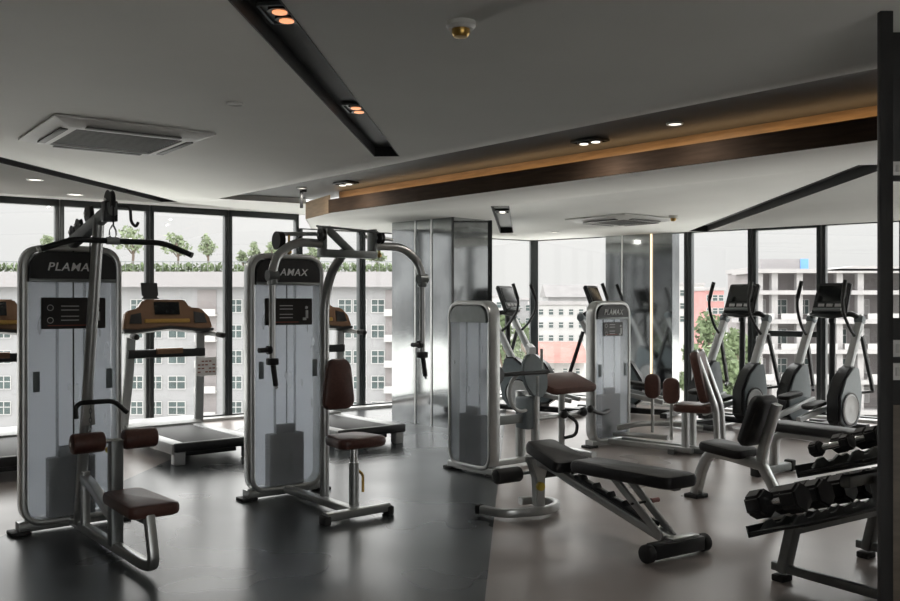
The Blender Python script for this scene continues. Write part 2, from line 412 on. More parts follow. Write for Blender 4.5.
# opaque walls behind the camera, with a gap for the added window bays
def wall(name, a, b, z1=ZC+.1, m=M['wall']):
    a, b = Vector(a), Vector(b); struct(name, wall_strip(a, b, 0, z1, .1), m)
BX0, BX1 = 0.2, 5.0
wall('wall_back', (LEND.x, BACK), (BX0, BACK), 2.9); wall('wall_back', (BX1, BACK), (REND.x, BACK), 2.9); wall('wall_back', (BX0, BACK), (BX1, BACK), .04); wall('wall_left', (LEND.x, BACK), tuple(LEND), 2.74); wall('wall_right', (REND.x, BACK), tuple(REND), 2.74)

# glazed walls
def glazing(idx, d, t0, t1, z1, inn, header=.07, transom=None, sillh=.05, fw=.042, base=None):
    """one floor-to-ceiling window between wall parameters t0 < t1"""
    base = CORNER if base is None else base
    a, b = base+d*t0, base+d*t1; L = abs(t1-t0)-.012; c = (a+b)/2
    root = bpy.data.objects.new('window_%d' % idx, None); COL.objects.link(root); root['kind'] = 'structure'
    root.location = (c.x, c.y, 0); root.rotation_euler = (0, 0, math.atan2(d.y, d.x))
    mb = MB(); dp = .09
    mb.box((-L/2+fw/2, 0, z1/2), (fw, dp, z1), bev=.003); mb.box((L/2-fw/2, 0, z1/2), (fw, dp, z1), bev=.003)
    mb.box((0, 0, z1-header/2), (L, dp, header), bev=.003); mb.box((0, 0, sillh/2), (L, dp, sillh), bev=.003)
    if transom: mb.box((0, 0, transom), (L, dp*.8, .075), bev=.003)
    fr = obj('window_frame', mb, M['frame_dark'], root)
    obj('pane', MB().box((0, 0, z1/2), (L-.02, .01, z1-.03), bev=0), M['glass'], root)
    return root
lpx = [533.5, 474, 418, 361, 298, 227.5, 149, 59, -45, -175]
ts = [max(0, on_wall(p, LDIR)) for p in lpx]
wall('wall_left', tuple(CORNER+LDIR*ts[-1]), tuple(LEND), 2.74)  # unseen stretch closed off to darken the near ceiling
idx = 1
for t0, t1 in zip(ts, ts[1:]):
    low = t1 <= (STEP-CORNER).length+.3
    glazing(idx, LDIR, t0, t1, ZL if low else ZC, LIN, header=.012 if low else .075); idx += 1
rpx = [533.5, 610]
ts = [0, on_wall(612, RDIR), on_wall(689, RDIR), on_wall(753, RDIR), on_wall(822, RDIR), on_wall(905, RDIR), 7.6, 9., WR]
for k, (t0, t1) in enumerate(zip(ts, ts[1:])):
    glazing(idx, RDIR, t0, t1, ZL, RIN, header=.03 if k == 3 else .012, transom=1.05 if k == 3 else None, fw=.05); idx += 1
for k in range(2):  # unseen window bays added behind the camera to light the machine fronts
    glazing(idx, Vector((1, 0)), k*(BX1-BX0)/2, (k+1)*(BX1-BX0)/2, ZC+.1, Vector((0, 1)), base=Vector((BX0, BACK))); idx += 1
mb = MB(); mb.box((CORNER.x, CORNER.y-.03, 1.22), (.12, .12, 2.44), bev=.005); struct('trim_corner', mb, M['frame_dark'])
for nm, d, L, inn in (('left', LDIR, WL, LIN), ('right', RDIR, WR, RIN)):
    a, b = CORNER+inn*.14, CORNER+d*L+inn*.14
    struct('baseboard_'+nm, wall_strip(a, b, 0, .035, .18), M['sill'])

# mirror-clad columns
c0, c1 = Vector((-.715, 11.1)), Vector((.046, 10.36)); cd = (c1-c0); cn = Vector((.70, .72))
mb = MB(); mb.prism([tuple(c0), tuple(c1), tuple(c1+cn*.62), tuple(c0+cn*.62)], 0, ZL, 'z')
col1 = struct('column', mb, M['mirror'])
for f, w in ((0.395, .018), (.655, .022), (.985, .03)):
    p = c0+cd*f-cn*.004
    mb = MB(); mb.box((p.x, p.y, ZL/2), (w, .012, ZL), (0, 0, math.atan2(cd.y, cd.x)), bev=0); obj('seam_strip', mb, M['mirror_trim'] if f < .9 else M['black'], col1)
p = c1+cn*.62
mb = MB(); mb.box((p.x, p.y, ZL/2), (.05, .05, ZL), bev=0); obj('corner_post', mb, M['frame_dark'], col1)
p0, p1 = CORNER+RDIR*on_wall(609, RDIR)+RIN*.10, CORNER+RDIR*on_wall(675.5, RDIR)+RIN*.10
mb = MB(); mb.prism([tuple(p0), tuple(p1), tuple(p1-RIN*.22), tuple(p0-RIN*.22)], 0, ZL, 'z')
col2 = struct('column', mb, M['mirror'])
dd = p1-p0
p = p0+dd*.26+RIN*.004
mb = MB(); mb.box((p.x, p.y, ZL/2), (.02, .012, ZL), (0, 0, math.atan2(dd.y, dd.x)), bev=0); obj('seam_strip', mb, M['mirror_trim'], col2)
p = p0+dd*.70+RIN*.012
mb = MB(); mb.box((p.x, p.y, ZL/2), (.020, .02, ZL-.01), (0, 0, math.atan2(dd.y, dd.x)), bev=0)
tag(obj('light_strip', mb, M['led']), 'warm vertical light strip running up the mirrored column between the ellipticals', 'strip light')

# near partition at the edge of the view
mb = MB(); mb.box((1.748, 3.615, ZC/2), (.052, .03, ZC), bev=.003); struct('wall_partition', mb, M['black_slot'])
mb = MB(); mb.box((2.84, 3.63, .52), (2.13, .02, 1.04), bev=.003); struct('wall_partition', mb, M['wood_panel'])
mb = MB(); mb.box((2.84, 3.63, 1.215), (2.13, .02, .35), bev=.003); struct('wall_partition', mb, M['black_slot'])
mb = MB(); mb.box((2.84, 3.63, 2.24), (2.13, .02, .60), bev=.003); struct('wall_partition', mb, M['black_slot'])
mb = MB(); mb.box((2.84, 3.63, 1.665), (2.15, .012, .55), bev=0); struct('wall_partition', mb, M['glass'])
for z, h, lb_ in ((1.268, .068, 'grey wall switch plate on the black partition, upper of the close pair'), (1.175, .068, 'grey wall switch plate on the black partition, lower of the close pair'), (1.99, .055, 'small pale box high on the black partition above the glass')):
    t = thing('switch_plate', lb_, 'switch plate', (1.80, 3.612, z), 0, 'plates on the black partition')
    obj('cover_plate', MB().box((0, 0, 0), (.075, .014, h), bev=.003), M['plate'], t)
    obj('rocker', MB().box((0, -.009, 0), (.03, .008, h*.5), bev=.002), M['white_plastic'], t)

# ================================================================ CEILING FIXTURES
def lamp_light(p, power, col, parent, size=.08):
    l = bpy.data.lights.new('lamp_light', 'AREA'); l.shape = 'DISK'; l.size = size; l.energy = power; l.color = col
    o = bpy.data.objects.new('lamp_light', l); COL.objects.link(o); o.parent = parent; o.location = p
def cassette(px, loc, rz, s, label):
    t = thing('air_conditioner', label, 'air conditioner', loc, rz, 'ceiling cassette air conditioners')
    mb = MB(); q = s/2
    prof = [(-q, -q), (q, -q), (q, q), (-q, q)]
    bm = bmesh.new(); lay = []
    for ins, z in ((0, 0), (0, -.012), (.10, -.045), (.17, -.05), (.17, -.02)):
        lay.append([bm.verts.new((x*(1-ins/q), y*(1-ins/q), z)) for x, y in prof])
    for A, B in zip(lay, lay[1:]):
        for k in range(4): bm.faces.new((A[k], A[(k+1) % 4], B[(k+1) % 4], B[k]))
    bm.faces.new(lay[0]); bmesh.ops.recalc_face_normals(bm, faces=bm.faces); mb._add(bm)
    obj('fascia', mb, M['white_plastic'], t, angle=20)
    g = MB(); iw = s-.36
    g.box((0, 0, -.028), (iw, iw, .012), bev=0)
    for k in range(15): g.box((0, -iw/2+iw*(k+.5)/15, -.037), (iw, iw/40, .012), bev=0)
    obj('intake_grille', g, M['grille'], t)
    for a in range(4):
        mb = MB(); rm = Matrix.Rotation(a*math.pi/2, 4, 'Z'); p = rm @ Vector((0, -(q-.105), -.047))
        mb.box(p, (s-.42, .05, .012), (0, 0, a*math.pi/2), bev=.004); obj('air_flap', mb, M['grille'], t)
cassette(0, (-2.33, 6.27, ZC-.004), 37, 1.04, 'ceiling air conditioner between the two black ceiling slots on the main ceiling')
cassette(0, (2.0, 10.52, ZL-.004), 38, .92, 'ceiling air conditioner on the lowered ceiling in front of the mirrored column')

def twin_spot(p, z, rz, label, warm=True, lit=True):
    t = thing('recessed_spotlight', label, 'spotlight', (p[0], p[1], z), rz, 'twin recessed spotlights')
    mb = MB(); w, l = .155, .24
    for sx, sy, a, b in ((-1, 0, .012, l), (1, 0, .012, l), (0, -1, w, .012), (0, 1, w, .012)):
        mb.box((sx*(w/2), sy*(l/2), -.004), (a, b, .014), bev=.002)
    mb.box((0, 0, .006), (w, l, .004), bev=0)
    obj('trim_ring', mb, M['steel_dark'] if warm else M['black'], t)
    for s in (-1, 1):
        mb = MB(); mb.cyl((0, s*.058, -.016), (0, s*.058, .004), .050, 20)
        obj('reflector', mb, M['black'], t)
        mb = MB(); mb.cyl((0, s*.058, -.021), (0, s*.058, -.014), .032, 20); obj('lamp', mb, M['lamp_warm'] if warm else M['lamp_white'], t)
    if lit and not warm: lamp_light((0, 0, -.03), 2., (1, .93, .85), t, .07)
twin_spot((-.71, 3.83), ZC+.066, -4, 'twin warm spotlight in the wide black ceiling slot, nearer the smoke detector')
twin_spot((-.585, 5.69), ZC+.066, -4, 'twin warm spotlight near the closed end of the wide black ceiling slot')
twin_spot((1.05, 6.76), ZR-.012, 40, 'twin white downlight inside the dark ceiling recess, midway along it', False)
twin_spot((-1.06, 9.15), ZR-.012, 40, 'twin white downlight inside the dark ceiling recess, by its far end', False)
twin_spot((.60, 10.3), ZL+.066, -4, 'twin downlight in the short black slot beside the mirrored column', False, False)
def disc_light(loc, r, label, lit=True, grp='small round ceiling lights'):
    t = thing('downlight', label, 'downlight', loc, 0, grp)
    obj('ring', MB().lathe([(r*.72, 0), (r, 0), (r, -.006), (r*.9, -.012), (r*.72, -.008), (r*.72, 0)], (0, 0, 0)), M['white_plastic'], t)
    obj('lamp', MB().cyl((0, 0, -.006), (0, 0, 0), r*.71), M['lamp_white'] if lit else M['white_plastic'], t)
    if lit: lamp_light((0, 0, -.015), 1.5, (1, .95, .88), t)
disc_light((-3.92, 8.5, ZC), .075, 'round downlight above the treadmills, farther from the windows')
disc_light((-4.02, 9.66, ZC), .085, 'round downlight above the treadmills, close to the window head')
disc_light((-1.26, 5.265, ZC), .05, 'small unlit round disc on the ceiling between air conditioner and black slot', False)
disc_light((1.54, 6.16, ZR), .06, 'single small round downlight in the dark recess above the dumbbell rack side')
disc_light((-1.58, 9.85-.25, ZR), .05, 'tiny round downlight at the far corner of the dark ceiling recess')
disc_light((1.45, 12.5, ZL), .07, 'small round downlight on the lowered ceiling near the glazed corner')
def detector(loc, r, label):
    t = thing('smoke_detector', label, 'smoke detector', loc, 0, 'ceiling detectors')
    obj('base', MB().lathe([(0, 0), (r, 0), (r, -.018), (r*.85, -.03), (0, -.03)], (0, 0, 0)), M['white_plastic'], t)
    obj('sensor_dome', MB().lathe([(r*.62, -.03), (r*.6, -.05), (r*.45, -.062), (0, -.066)], (0, 0, 0)), M['brass'], t)
detector((.045, 3.75, ZC), .062, 'round white smoke detector beside the wide black ceiling slot')
detector((2.53, 10.2, ZL), .05, 'small round detector beside the air conditioner on the lowered ceiling')
mb = MB(); mb.box((0, 0, -.06), (.035, .03, .19), bev=.003); mb.box((.03, -.01, .03), (.05, .03, .03), bev=.003)
tag(obj('ceiling_bracket', mb, M['black']), 'small black bracket hanging at the far end of the ceiling recess', 'bracket', loc=(-1.62, 9.82, ZC+.02), rz=10)

# ================================================================ WEIGHT-STACK TOWERS
def tower(root, hw, h, sign=True, logo=True, cap_m=None, stack_x=0.0, back_side=False, base=True, stack_top=.46):
    cz = .215 if h > 1.6 else .165
    path = fillet([(-hw, 0, .06), (hw, 0, .06), (hw, 0, h), (-hw, 0, h)], .13, 8, True)
    obj('tower_frame', MB().sweep(path, rrect(.04, .115, .012), True, up=(0, 1, 0)), M['steel'], root)
    k = hw-.022
    cap = [(-k, h-cz), (k, h-cz)]+[(x, z) for x, z in [(k-.11*(1-math.cos(R(a))), h-.13+.108*math.sin(R(a))) for a in (0, 22, 45, 67, 90)]]
    cap += [(-x, z) for x, z in cap[::-1][:-2]]
    mb = MB(); mb.prism(cap, -.068, .068, 'y', bev=.006); c = obj('top_cap', mb, cap_m or M['black'], root)
    # raised lip under the cap
    obj('cap_lip', MB().box((0, -.069, h-cz+.01), (2*k, .012, .02), bev=.004), M['steel_dark'], root)
    if logo:
        me = text_mesh('PLAMAX', hw*1.1, .052 if h > 1.6 else .055); o = obj('logo_lettering', me, M['logo'], c); o.location = (0, -.073, h-cz*.55)
    for y in (-.050, .050):
        obj('shroud_panel', MB().box((0, y, (h-cz+.085)/2), (2*k, .005, h-cz-.085), bev=0), M['shroud' if (y > 0) != back_side else 'shroud_clear'], root)
    # stack with grooves between the plates: one zig-zag profile
    n = 15; z0 = .075; pr = []; w = .145
    for i in range(n):
        za, zb = z0+(stack_top-z0)*i/n, z0+(stack_top-z0)*(i+.86)/n
        pr += [(w, za), (w, zb), (w-.012, zb), (w-.012, z0+(stack_top-z0)*(i+1)/n)]
    pr = [(stack_x+a, b) for a, b in pr]; pr += [(2*stack_x-a, b) for a, b in pr[::-1]]
    st = obj('weight_stack', MB().prism(pr, -.034, .036, 'y'), M['stack'], root)
    obj('selector_stem', MB().box((stack_x, 0, stack_top+.03), (.15, .05, .075), bev=.008), M['stack'], st)
    for s in (-.085, .085):
        obj('guide_rod', MB().cyl((stack_x+s, 0, .08), (stack_x+s, 0, h-cz), .011, 12), M['chrome'], root)
    if sign:
        sw, sh = (.20, .10) if h > 1.6 else (.15, .075)
        sp = obj('instruction_panel', MB().prism([(-sw, h-cz-.30), (sw, h-cz-.30), (sw, h-cz-.10), (-sw, h-cz-.10)] if h > 1.6 else [(-sw, h-cz-.17), (sw, h-cz-.17), (sw, h-cz-.03), (-sw, h-cz-.03)], -.066, -.056, 'y', bev=.004), M['panel'], root)
        zc = h-cz-.20 if h > 1.6 else h-cz-.10
        mb = MB()
        for q, zz in ((-.72, .035), (-.72, -.045)):
            mb.sweep([Vector((sw*q+.018*math.cos(R(a)), -.0665, zc+zz+.018*math.sin(R(a)))) for a in range(0, 360, 30)], circ(.0022, 4), True)
        for zz in (.045, .02, -.02, -.045):
            mb.box((-.12*sw, -.0665, zc+zz), (sw*.55, .002, .006), bev=0)
        obj('pictogram', mb, M['print'], sp)
        mb = MB(); mb.sphere((sw*.74, -.067, zc+.03), .014, (1, .2, 1), 1); mb.box((sw*.76, -.067, zc-.02), (.022, .003, .06), bev=.001); mb.box((sw*.66, -.067, zc-.055), (.03, .003, .02), bev=.001)
        obj('pictogram', mb, M['silver_paint'], sp)
        mb = MB(); mb.box((-.2*sw, -.0665, zc-.078 if h > 1.6 else zc-.055), (sw*1.2, .002, .006), bev=0); obj('colour_line', mb, M['print_red'], sp)
    for s in (-1, 1):
        obj('latch_plate', MB().box((s*(k-.045), -.058, h*.53), (.04, .008, .13), bev=.003), M['cover'], root)
    if base:
        bb = obj('base_beam', MB().bar((-hw-.03, -.0, .045), (hw+.03, -.0, .045), .10, .06), M['steel'], root)
        for s in (-1, 1):
            obj('rubber_foot', MB().box((s*(hw+.02), 0, .012), (.12, .125, .024), bev=.006), M['black_soft'], bb)
def pulley(root, c, r, name='pulley'):
    p = obj(name, MB().lathe([(0, -.014), (r, -.014), (r*.86, -.004), (r*.86, .004), (r, .014), (0, .014)], c, (1, 0, 0), 24), M['black'], root)
    obj('axle', MB().cyl((c[0]-.028, c[1], c[2]), (c[0]+.028, c[1], c[2]), r*.28, 12), M['chrome'], p)

U = 39.0
# ---- lat pulldown and low row
t = thing('lat_pulldown_machine', 'tall lat pulldown machine with brown seat and thigh rollers, nearest weight tower', 'weight machine', (-2.46, 5.84, 0), U, 'weight-stack machines')
tower(t, .292, 1.80, stack_top=.46)
lat = t
obj('base_rail', MB().bars([(0, 0, .05), (0, -1.30, .05), (0, -1.45, .07), (0, -1.37, .33)], .058, .052, .12, up=(1, 0, 0)), M['steel'], t)
obj('upright_post', MB().tube([(-.01, -.20, .06), (0, -.56, 1.96)], .033, n=14), M['steel'], t)
obj('top_beam', MB().bar((0, .15, 1.80), (0, -.80, 2.0), .055, .075), M['steel_dark'], t)
for d, z, r in ((.05, 1.905, .045), (.17, 1.94, .045), (.37, 2.00, .055), (.75, 2.045, .065)): pulley(t, (0, -d, z), r)
obj('pulley_bracket', MB().box((0, -.75, 1.985), (.075, .07, .12), bev=.006), M['black'], t)
obj('bar_hook', MB().tube([(.03, -.75, 2.02), (.12, -.75, 2.02), (.125, -.75, 1.93), (.15, -.76, 1.90), (.165, -.76, 1.93)], .009, .03), M['black'], t)
mb = MB(); mb.tube([(0, -.815, 2.04), (0, -.815, 1.90)], .005, n=6); obj('cable', mb, M['black_soft'], t)
mb = MB(); mb.tube([(.0, -.05, 1.90), (.0, -.06, .52)], .005, n=6); obj('cable', mb, M['black_soft'], t)
mb = MB(); mb.tube([(.06, -.20, 1.90), (.02, -.30, .85)], .005, n=6); obj('cable', mb, M['black_soft'], t)
sp = obj('seat_post', MB().bar((0, -.85, .06), (0, -.85, .66), .075, .075, up=(0, 1, 0)), M['steel_dark'], t)
obj('seat_pad', MB().pad((.03, -1.13, .345), (.28, .54, .07), (0, 0, 0), .022, .82, .04), M['brown'], t)
obj('seat_support', MB().bar((0, -.83, .285), (0, -1.36, .295), .05, .04), M['steel_dark'], t)
obj('low_pulley_post', MB().bar((0, -.30, .05), (0, -.30, .40), .05, .05, up=(0, 1, 0)), M['steel'], t)
obj('low_arm', MB().bars([(0, -.28, .36), (0, -.45, .33), (0, -.84, .20)], .05, .06, .1, up=(1, 0, 0)), M['steel'], t)
ax = obj('roller_axle', MB().cyl((-.25, -.85, .66), (.245, -.85, .66), .013, 12), M['chrome'], t)
for a, b in ((-.246, -.065), (.042, .238)):
    obj('thigh_roller', MB().cyl((a, -.85, .66), (b, -.85, .66), .058, 24, bev=.016), M['brown'], t)
obj('adjust_knob', MB().sphere((-.02, -.79, .60), .02, sub=2), M['yellow'], t)
# bars that hang on it
t = thing('lat_bar', 'long black lat bar with bent ends hanging from the top pulley', 'pulldown bar', lat.location, U)
obj('bar', MB().tube([(-.40, -.80, 1.745), (-.22, -.80, 1.81), (.30, -.80, 1.81), (.475, -.80, 1.745)], .017, .05, 12), M['black'], t)
obj('end_cap', MB().cyl((.47, -.80, 1.747), (.483, -.80, 1.742), .0185, 12), M['steel'], t)
obj('end_cap', MB().cyl((-.395, -.80, 1.747), (-.408, -.80, 1.742), .0185, 12), M['steel'], t)
obj('carabiner', MB().tube([(.0, -.806, 1.905), (-.018, -.806, 1.87), (-.02, -.806, 1.835), (0, -.806, 1.822), (.02, -.806, 1.835), (.018, -.806, 1.87)], .005, .01, 6, True), M['chrome'], t)
obj('centre_collar', MB().cyl((-.035, -.80, 1.81), (.035, -.80, 1.81), .022, 14), M['steel'], t)
t = thing('row_handle', 'short curved black row handle hooked onto the leaning post', 'cable handle', lat.location, U)
obj('bar', MB().tube([(-.085, -.40, .745), (-.09, -.40, .815), (-.06, -.40, .84), (.14, -.40, .84), (.225, -.40, .76)], .015, .04, 12), M['black'], t)
mb = MB()
for k in range(8): mb.sweep([Vector((.0+(.008*math.cos(R(a)) if k % 2 else 0), -.40+(0 if k % 2 else .008*math.cos(R(a))), .815-k*.028+.018*math.sin(R(a)))) for a in range(0, 360, 45)], circ(.003, 5), True)
obj('chain', mb, M['steel_dark'], t)
obj('hook_clip', MB().tube([(0, -.40, .83), (.0, -.375, .85), (0, -.345, .83)], .008, .01, 8), M['black'], t)
obj('handle_bracket', MB().prism([(-.05, .70), (.03, .70), (.02, .825), (-.04, .825)], -.40, -.392, 'y'), M['steel'], t)

# ---- pec fly / rear delt
t = thing('pec_fly_machine', 'tall chest fly machine with two hanging arms and brown seat and back pad', 'weight machine', (-1.25, 6.81, 0), U, 'weight-stack machines')
tower(t, .292, 1.80, stack_top=.47)
obj('base_rail', MB().bar((0, 0, .05), (0, -1.0, .05), .075, .05), M['steel'], t)
cb = obj('cross_bar', MB().bar((-.25, -1.0, .05), (.25, -1.0, .05), .07, .055), M['steel'], t)
for s in (-1, 1): obj('end_foot', MB().box((s*.25, -1.0, .03), (.05, .085, .06), bev=.01), M['black_soft'], cb)
obj('upright_post', MB().tube([(.035, -.52, .06), (.035, -.52, 1.46), (.035, -.60, 1.66), (.02, -.80, 1.80)], .033, .12, 14), M['steel'], t)
hd = obj('head_bracket', MB().box((0, -.88, 1.782), (.42, .11, .05), bev=.006).box((-.20, -.88, 1.86), (.025, .09, .20), bev=.004).box((.20, -.88, 1.86), (.025, .09, .20), bev=.004), M['steel_dark'], t)
obj('brace', MB().bar((-.15, -.86, 1.95), (.05, -.86, 1.79), .05, .04, up=(0, 1, 0)), M['steel_dark'], hd)
obj('tie_rod', MB().tube([(-.22, -.92, 1.955), (.22, -.92, 1.94)], .008, n=8).tube([(-.22, -.84, 1.965), (.22, -.84, 1.95)], .006, n=8), M['steel_dark'], hd)
for s in (-1, 1):
    e = .575 if s < 0 else .63
    a = obj('swing_arm', MB().tube([(s*.20, -.88, 1.845), (s*(e-.17), -.88, 1.85), (s*(e-.03), -.88, 1.75), (s*e, -.89, 1.625)], .029, .16, 14), M['steel'], t)
    obj('pivot_joint', MB().cyl((s*e-.035, -.89, 1.625), (s*e+.035, -.89, 1.625), .036, 18).box((s*e, -.89, 1.60), (.05, .055, .07), bev=.008), M['steel_dark'], a)
    hb = obj('hanging_bar', MB().tube([(s*e, -.89, 1.61), (s*e, -.89, 1.09)], .02, n=14), M['steel'], t)
    obj('collar', MB().box((s*e, -.89, 1.075), (.07, .055, .045), bev=.008), M['black'], hb)
    obj('grip', MB().tube([(s*e+.005, -.89, 1.06), (s*e+.02, -.90, .92)], .017, n=12), M['black_soft'], hb)
    obj('tip', MB().sphere((s*e+.022, -.902, .91), .013, sub=1), M['chrome'], hb)
    obj('peg_handle', MB().cyl((s*e-.10, -.90, 1.15), (s*e, -.89, 1.15), .016, 12).cyl((s*e-.035, -.89, 1.15), (s*e-.01, -.89, 1.15), .028, 12), M['black'], hb)
    lv = obj('range_lever', MB().tube([(s*.20, -.80, 1.915), (s*.44, -.78, 1.905)], .014, n=10), M['steel'], t)
    obj('lock_pin', MB().cyl((s*.36-.04, -.79, 1.80), (s*.36-.04, -.79, 1.90), .008, 8).sphere((s*.36-.04, -.79, 1.79), .022, sub=1), M['brass'], lv)
    pulley(t, (s*.235, -.93, 1.90), .04)
obj('range_plate', MB().cyl((-.49, -.78, 1.86), (-.45, -.78, 1.86), .06, 18), M['black'], t)
obj('cable', MB().tube([(0, -.03, 1.6), (0, -.03, .54)], .005, n=6), M['black_soft'], t)
st = obj('seat_post', MB().cyl((.05, -.88, .06), (.05, -.88, .36), .035, 18), M['steel'], t)
obj('inner_post', MB().cyl((.05, -.88, .36), (.05, -.88, .50), .026, 16), M['chrome'], st)
obj('adjust_lever', MB().tube([(.085, -.88, .30), (.12, -.885, .27), (.12, -.885, .15)], .010, .02, 8), M['brass'], st)
obj('seat_pad', MB().pad((.045, -.88, .510), (.39, .34, .07), (0, 0, 0), .026, .75, .08), M['brown'], t)
bp = MB().pad((0, 0, 0), (.27, .36, .07), (0, 0, 0), .03, .68, .07)
o = obj('back_pad', bp, M['brown'], t); o.location = (.085, -.62, .875); o.rotation_euler = (R(90), 0, 0)
obj('pad_bracket', MB().bar((.035, -.52, .88), (.085, -.60, .88), .06, .06), M['steel_dark'], t)

# ---- arm curl (seen from the back of its tower)
t = thing('arm_curl_machine', 'low arm curl machine with brown preacher pad, its unmarked tower back facing the aisle', 'weight machine', (.20, 7.7, 0), U+90, 'weight-stack machines')
tower(t, .262, 1.45, sign=False, logo=False, cap_m=M['steel_dark'], stack_top=.50, back_side=True)
obj('base_rail', MB().bar((0, 0, .05), (0, -1.3, .05), .07, .05), M['steel'], t)
obj('cross_bar', MB().bar((-.25, -1.25, .05), (.25, -1.25, .05), .07, .055), M['steel'], t)
obj('arm_beam', MB().bar((0, -.05, .42), (0, -.62, .42), .06, .08), M['steel_dark'], t)
cl = obj('column_post', MB().bar((.05, -.60, .06), (.05, -.60, .66), .07, .07, up=(0, 1, 0)).bar((-.08, -.66, .06), (-.08, -.66, .80), .06, .06, up=(0, 1, 0)), M['steel'], t)
obj('column_cover', MB().box((0, -.62, .47), (.17, .13, .30), bev=.03, seg=3), M['cover'], t)
ov = [(-.64+.15*math.cos(R(a))+.05*math.sin(R(a)), .80+.20*math.sin(R(a))) for a in range(0, 360, 18)]
obj('cam_cover', MB().prism(ov, -.11, -.07, 'x', bev=.01), M['cover'], t)
obj('cam_ring', MB().sweep([Vector((-.06, -.52+.16*math.cos(R(a)), .66+.17*math.sin(R(a)))) for a in range(0, 360, 15)], circ(.017, 8), True), M['silver_paint'], t)
obj('drive_rod', MB().cyl((-.10, -.10, .83), (-.10, -.80, .83), .02, 12), M['black'], t)
obj('drive_wheel', MB().cyl((-.13, -.16, .83), (-.05, -.16, .83), .085, 22, bev=.01), M['black'], t)
obj('curl_handle', MB().bar((-.15, -.56, 1.03), (.06, -.72, 1.05), .06, .06).tube([(-.10, -.72, 1.04), (-.10, -.72, .86)], .014), M['steel'], t)
obj('preacher_pad', MB().pad((0, -1.10, .705), (.36, .60, .075), (0, R(-19), 0), .03, None, .05), M['brown'], t)
obj('pad_post', MB().cyl((0, -1.08, .06), (0, -1.08, .62), .03, 16), M['steel'], t)
obj('pad_crossbar', MB().tube([(0, -.62, .40), (0, -1.08, .40), (0, -1.38, .40)], .02, n=10), M['steel'], t)
obj('seat_lever', MB().tube([(-.03, -1.1, .42), (-.09, -1.2, .34), (-.09, -1.18, .22), (-.04, -1.08, .2)], .016, .05), M['black'], t)
for y in (-1.08, -1.34): obj('adjust_knob', MB().sphere((-.03, y, .42), .045, sub=2), M['black'], t)

# ---- hip adductor / abductor
t = thing('hip_adductor_machine', 'low hip adductor machine with brown seat, backrest and two knee pads', 'weight machine', (1.62, 9.2, 0), U, 'weight-stack machines')
tower(t, .262, 1.45, stack_top=.52)
obj('base_rail', MB().bar((-.05, 0, .05), (.10, -.95, .05), .06, .05).bar((.16, 0, .05), (.24, -.95, .05), .05, .05), M['steel'], t)
obj('leg_arm', MB().tube([(.02, -.1, .18), (.14, -.3, .24), (.40, -.55, .24), (.55, -.75, .20)], .028, .12), M['steel'], t)
obj('leg_arm', MB().tube([(.0, -.08, .12), (-.05, -.35, .15), (.05, -.70, .15)], .024, .12), M['steel'], t)
loc = Vector((1.62, 9.2)); rr = Matrix.Rotation(R(-U), 2)
def L2(x, y): v = rr @ (Vector((x, y))-loc); return (v.x, v.y)
f2 = rr @ Vector((-.86, .51)); fa = math.atan2(f2.y, f2.x)          # the way the sitter faces
sx, sy = L2(2.36, 8.66)
obj('seat_pad', MB().pad((sx, sy, .445), (.36, .34, .08), (0, 0, fa), .03, None, .05), M['brown'], t)
side = Vector((-f2.y, f2.x))
bx, by = sx-f2.x*.12, sy-f2.y*.12
o = obj('backrest_pad', MB().pad((0, 0, 0), (.50, .34, .09), (0, 0, 0), .035, None, .06), M['brown'], t)
def orient(o, xa, ya, za, at): 
    m_ = Matrix((Vector(xa), Vector(ya), Vector(za))).transposed().to_4x4(); o.matrix_local = Matrix.Translation(at) @ m_
upv = Vector((f2.x*.22, f2.y*.22, .975)).normalized(); sv = Vector((side.x, side.y, 0)); nv = upv.cross(sv)
orient(o, upv, sv, nv, (bx+f2.x*.05, by+f2.y*.05, .745))
mb = MB()
for s in (-.1, .1):
    p = Vector((bx, by))-f2*.10+side*s
    q = p+f2*.20
    mb.bars([(q.x, q.y, 1.0), (p.x, p.y, .46), (p.x-f2.x*.02, p.y-f2.y*.02, .04)], .05, .05, .06)
obj('backrest_post', mb, M['steel'], t)
for s in (-.12, .12):
    p = Vector((sx, sy))+side*s+f2*.06; obj('seat_leg', MB().bar((p.x, p.y, .03), (p.x, p.y, .42), .06, .06, up=(0, 1, 0)), M['steel'], t)
mb = MB(); p = Vector((sx, sy)); q = p+f2*.18; w = p-f2*.25
mb.bar((q.x, q.y, .03), (w.x, w.y, .03), .09, .05)
for v in (q, w): a_, b_ = v+side*.2, v-side*.2; mb.bar((a_.x, a_.y, .03), (b_.x, b_.y, .03), .06, .05)
obj('seat_base', mb, M['steel_dark'], t)
for wx, wy in ((2.09, 8.50), (2.02, 8.98)):
    x, y = L2(wx, wy)
    kp = obj('knee_pad', MB().pad((0, 0, 0), (.16, .25, .07), (0, 0, 0), .03, None, .07), M['brown'], t)
    orient(kp, (f2.x, f2.y, 0), (0, 0, 1), (side.x, side.y, 0) if False else (f2.y, -f2.x, 0), (x, y, .62))
    obj('pad_post', MB().cyl((x, y, .16), (x, y, .55), .017, 10), M['steel'], t)
obj('push_handle', MB().tube([(-.06, -.06, .36), (-.2, -.10, .34), (-.42, -.14, .40)], .02, .05).sphere((-.43, -.14, .41), .04), M['black'], t)

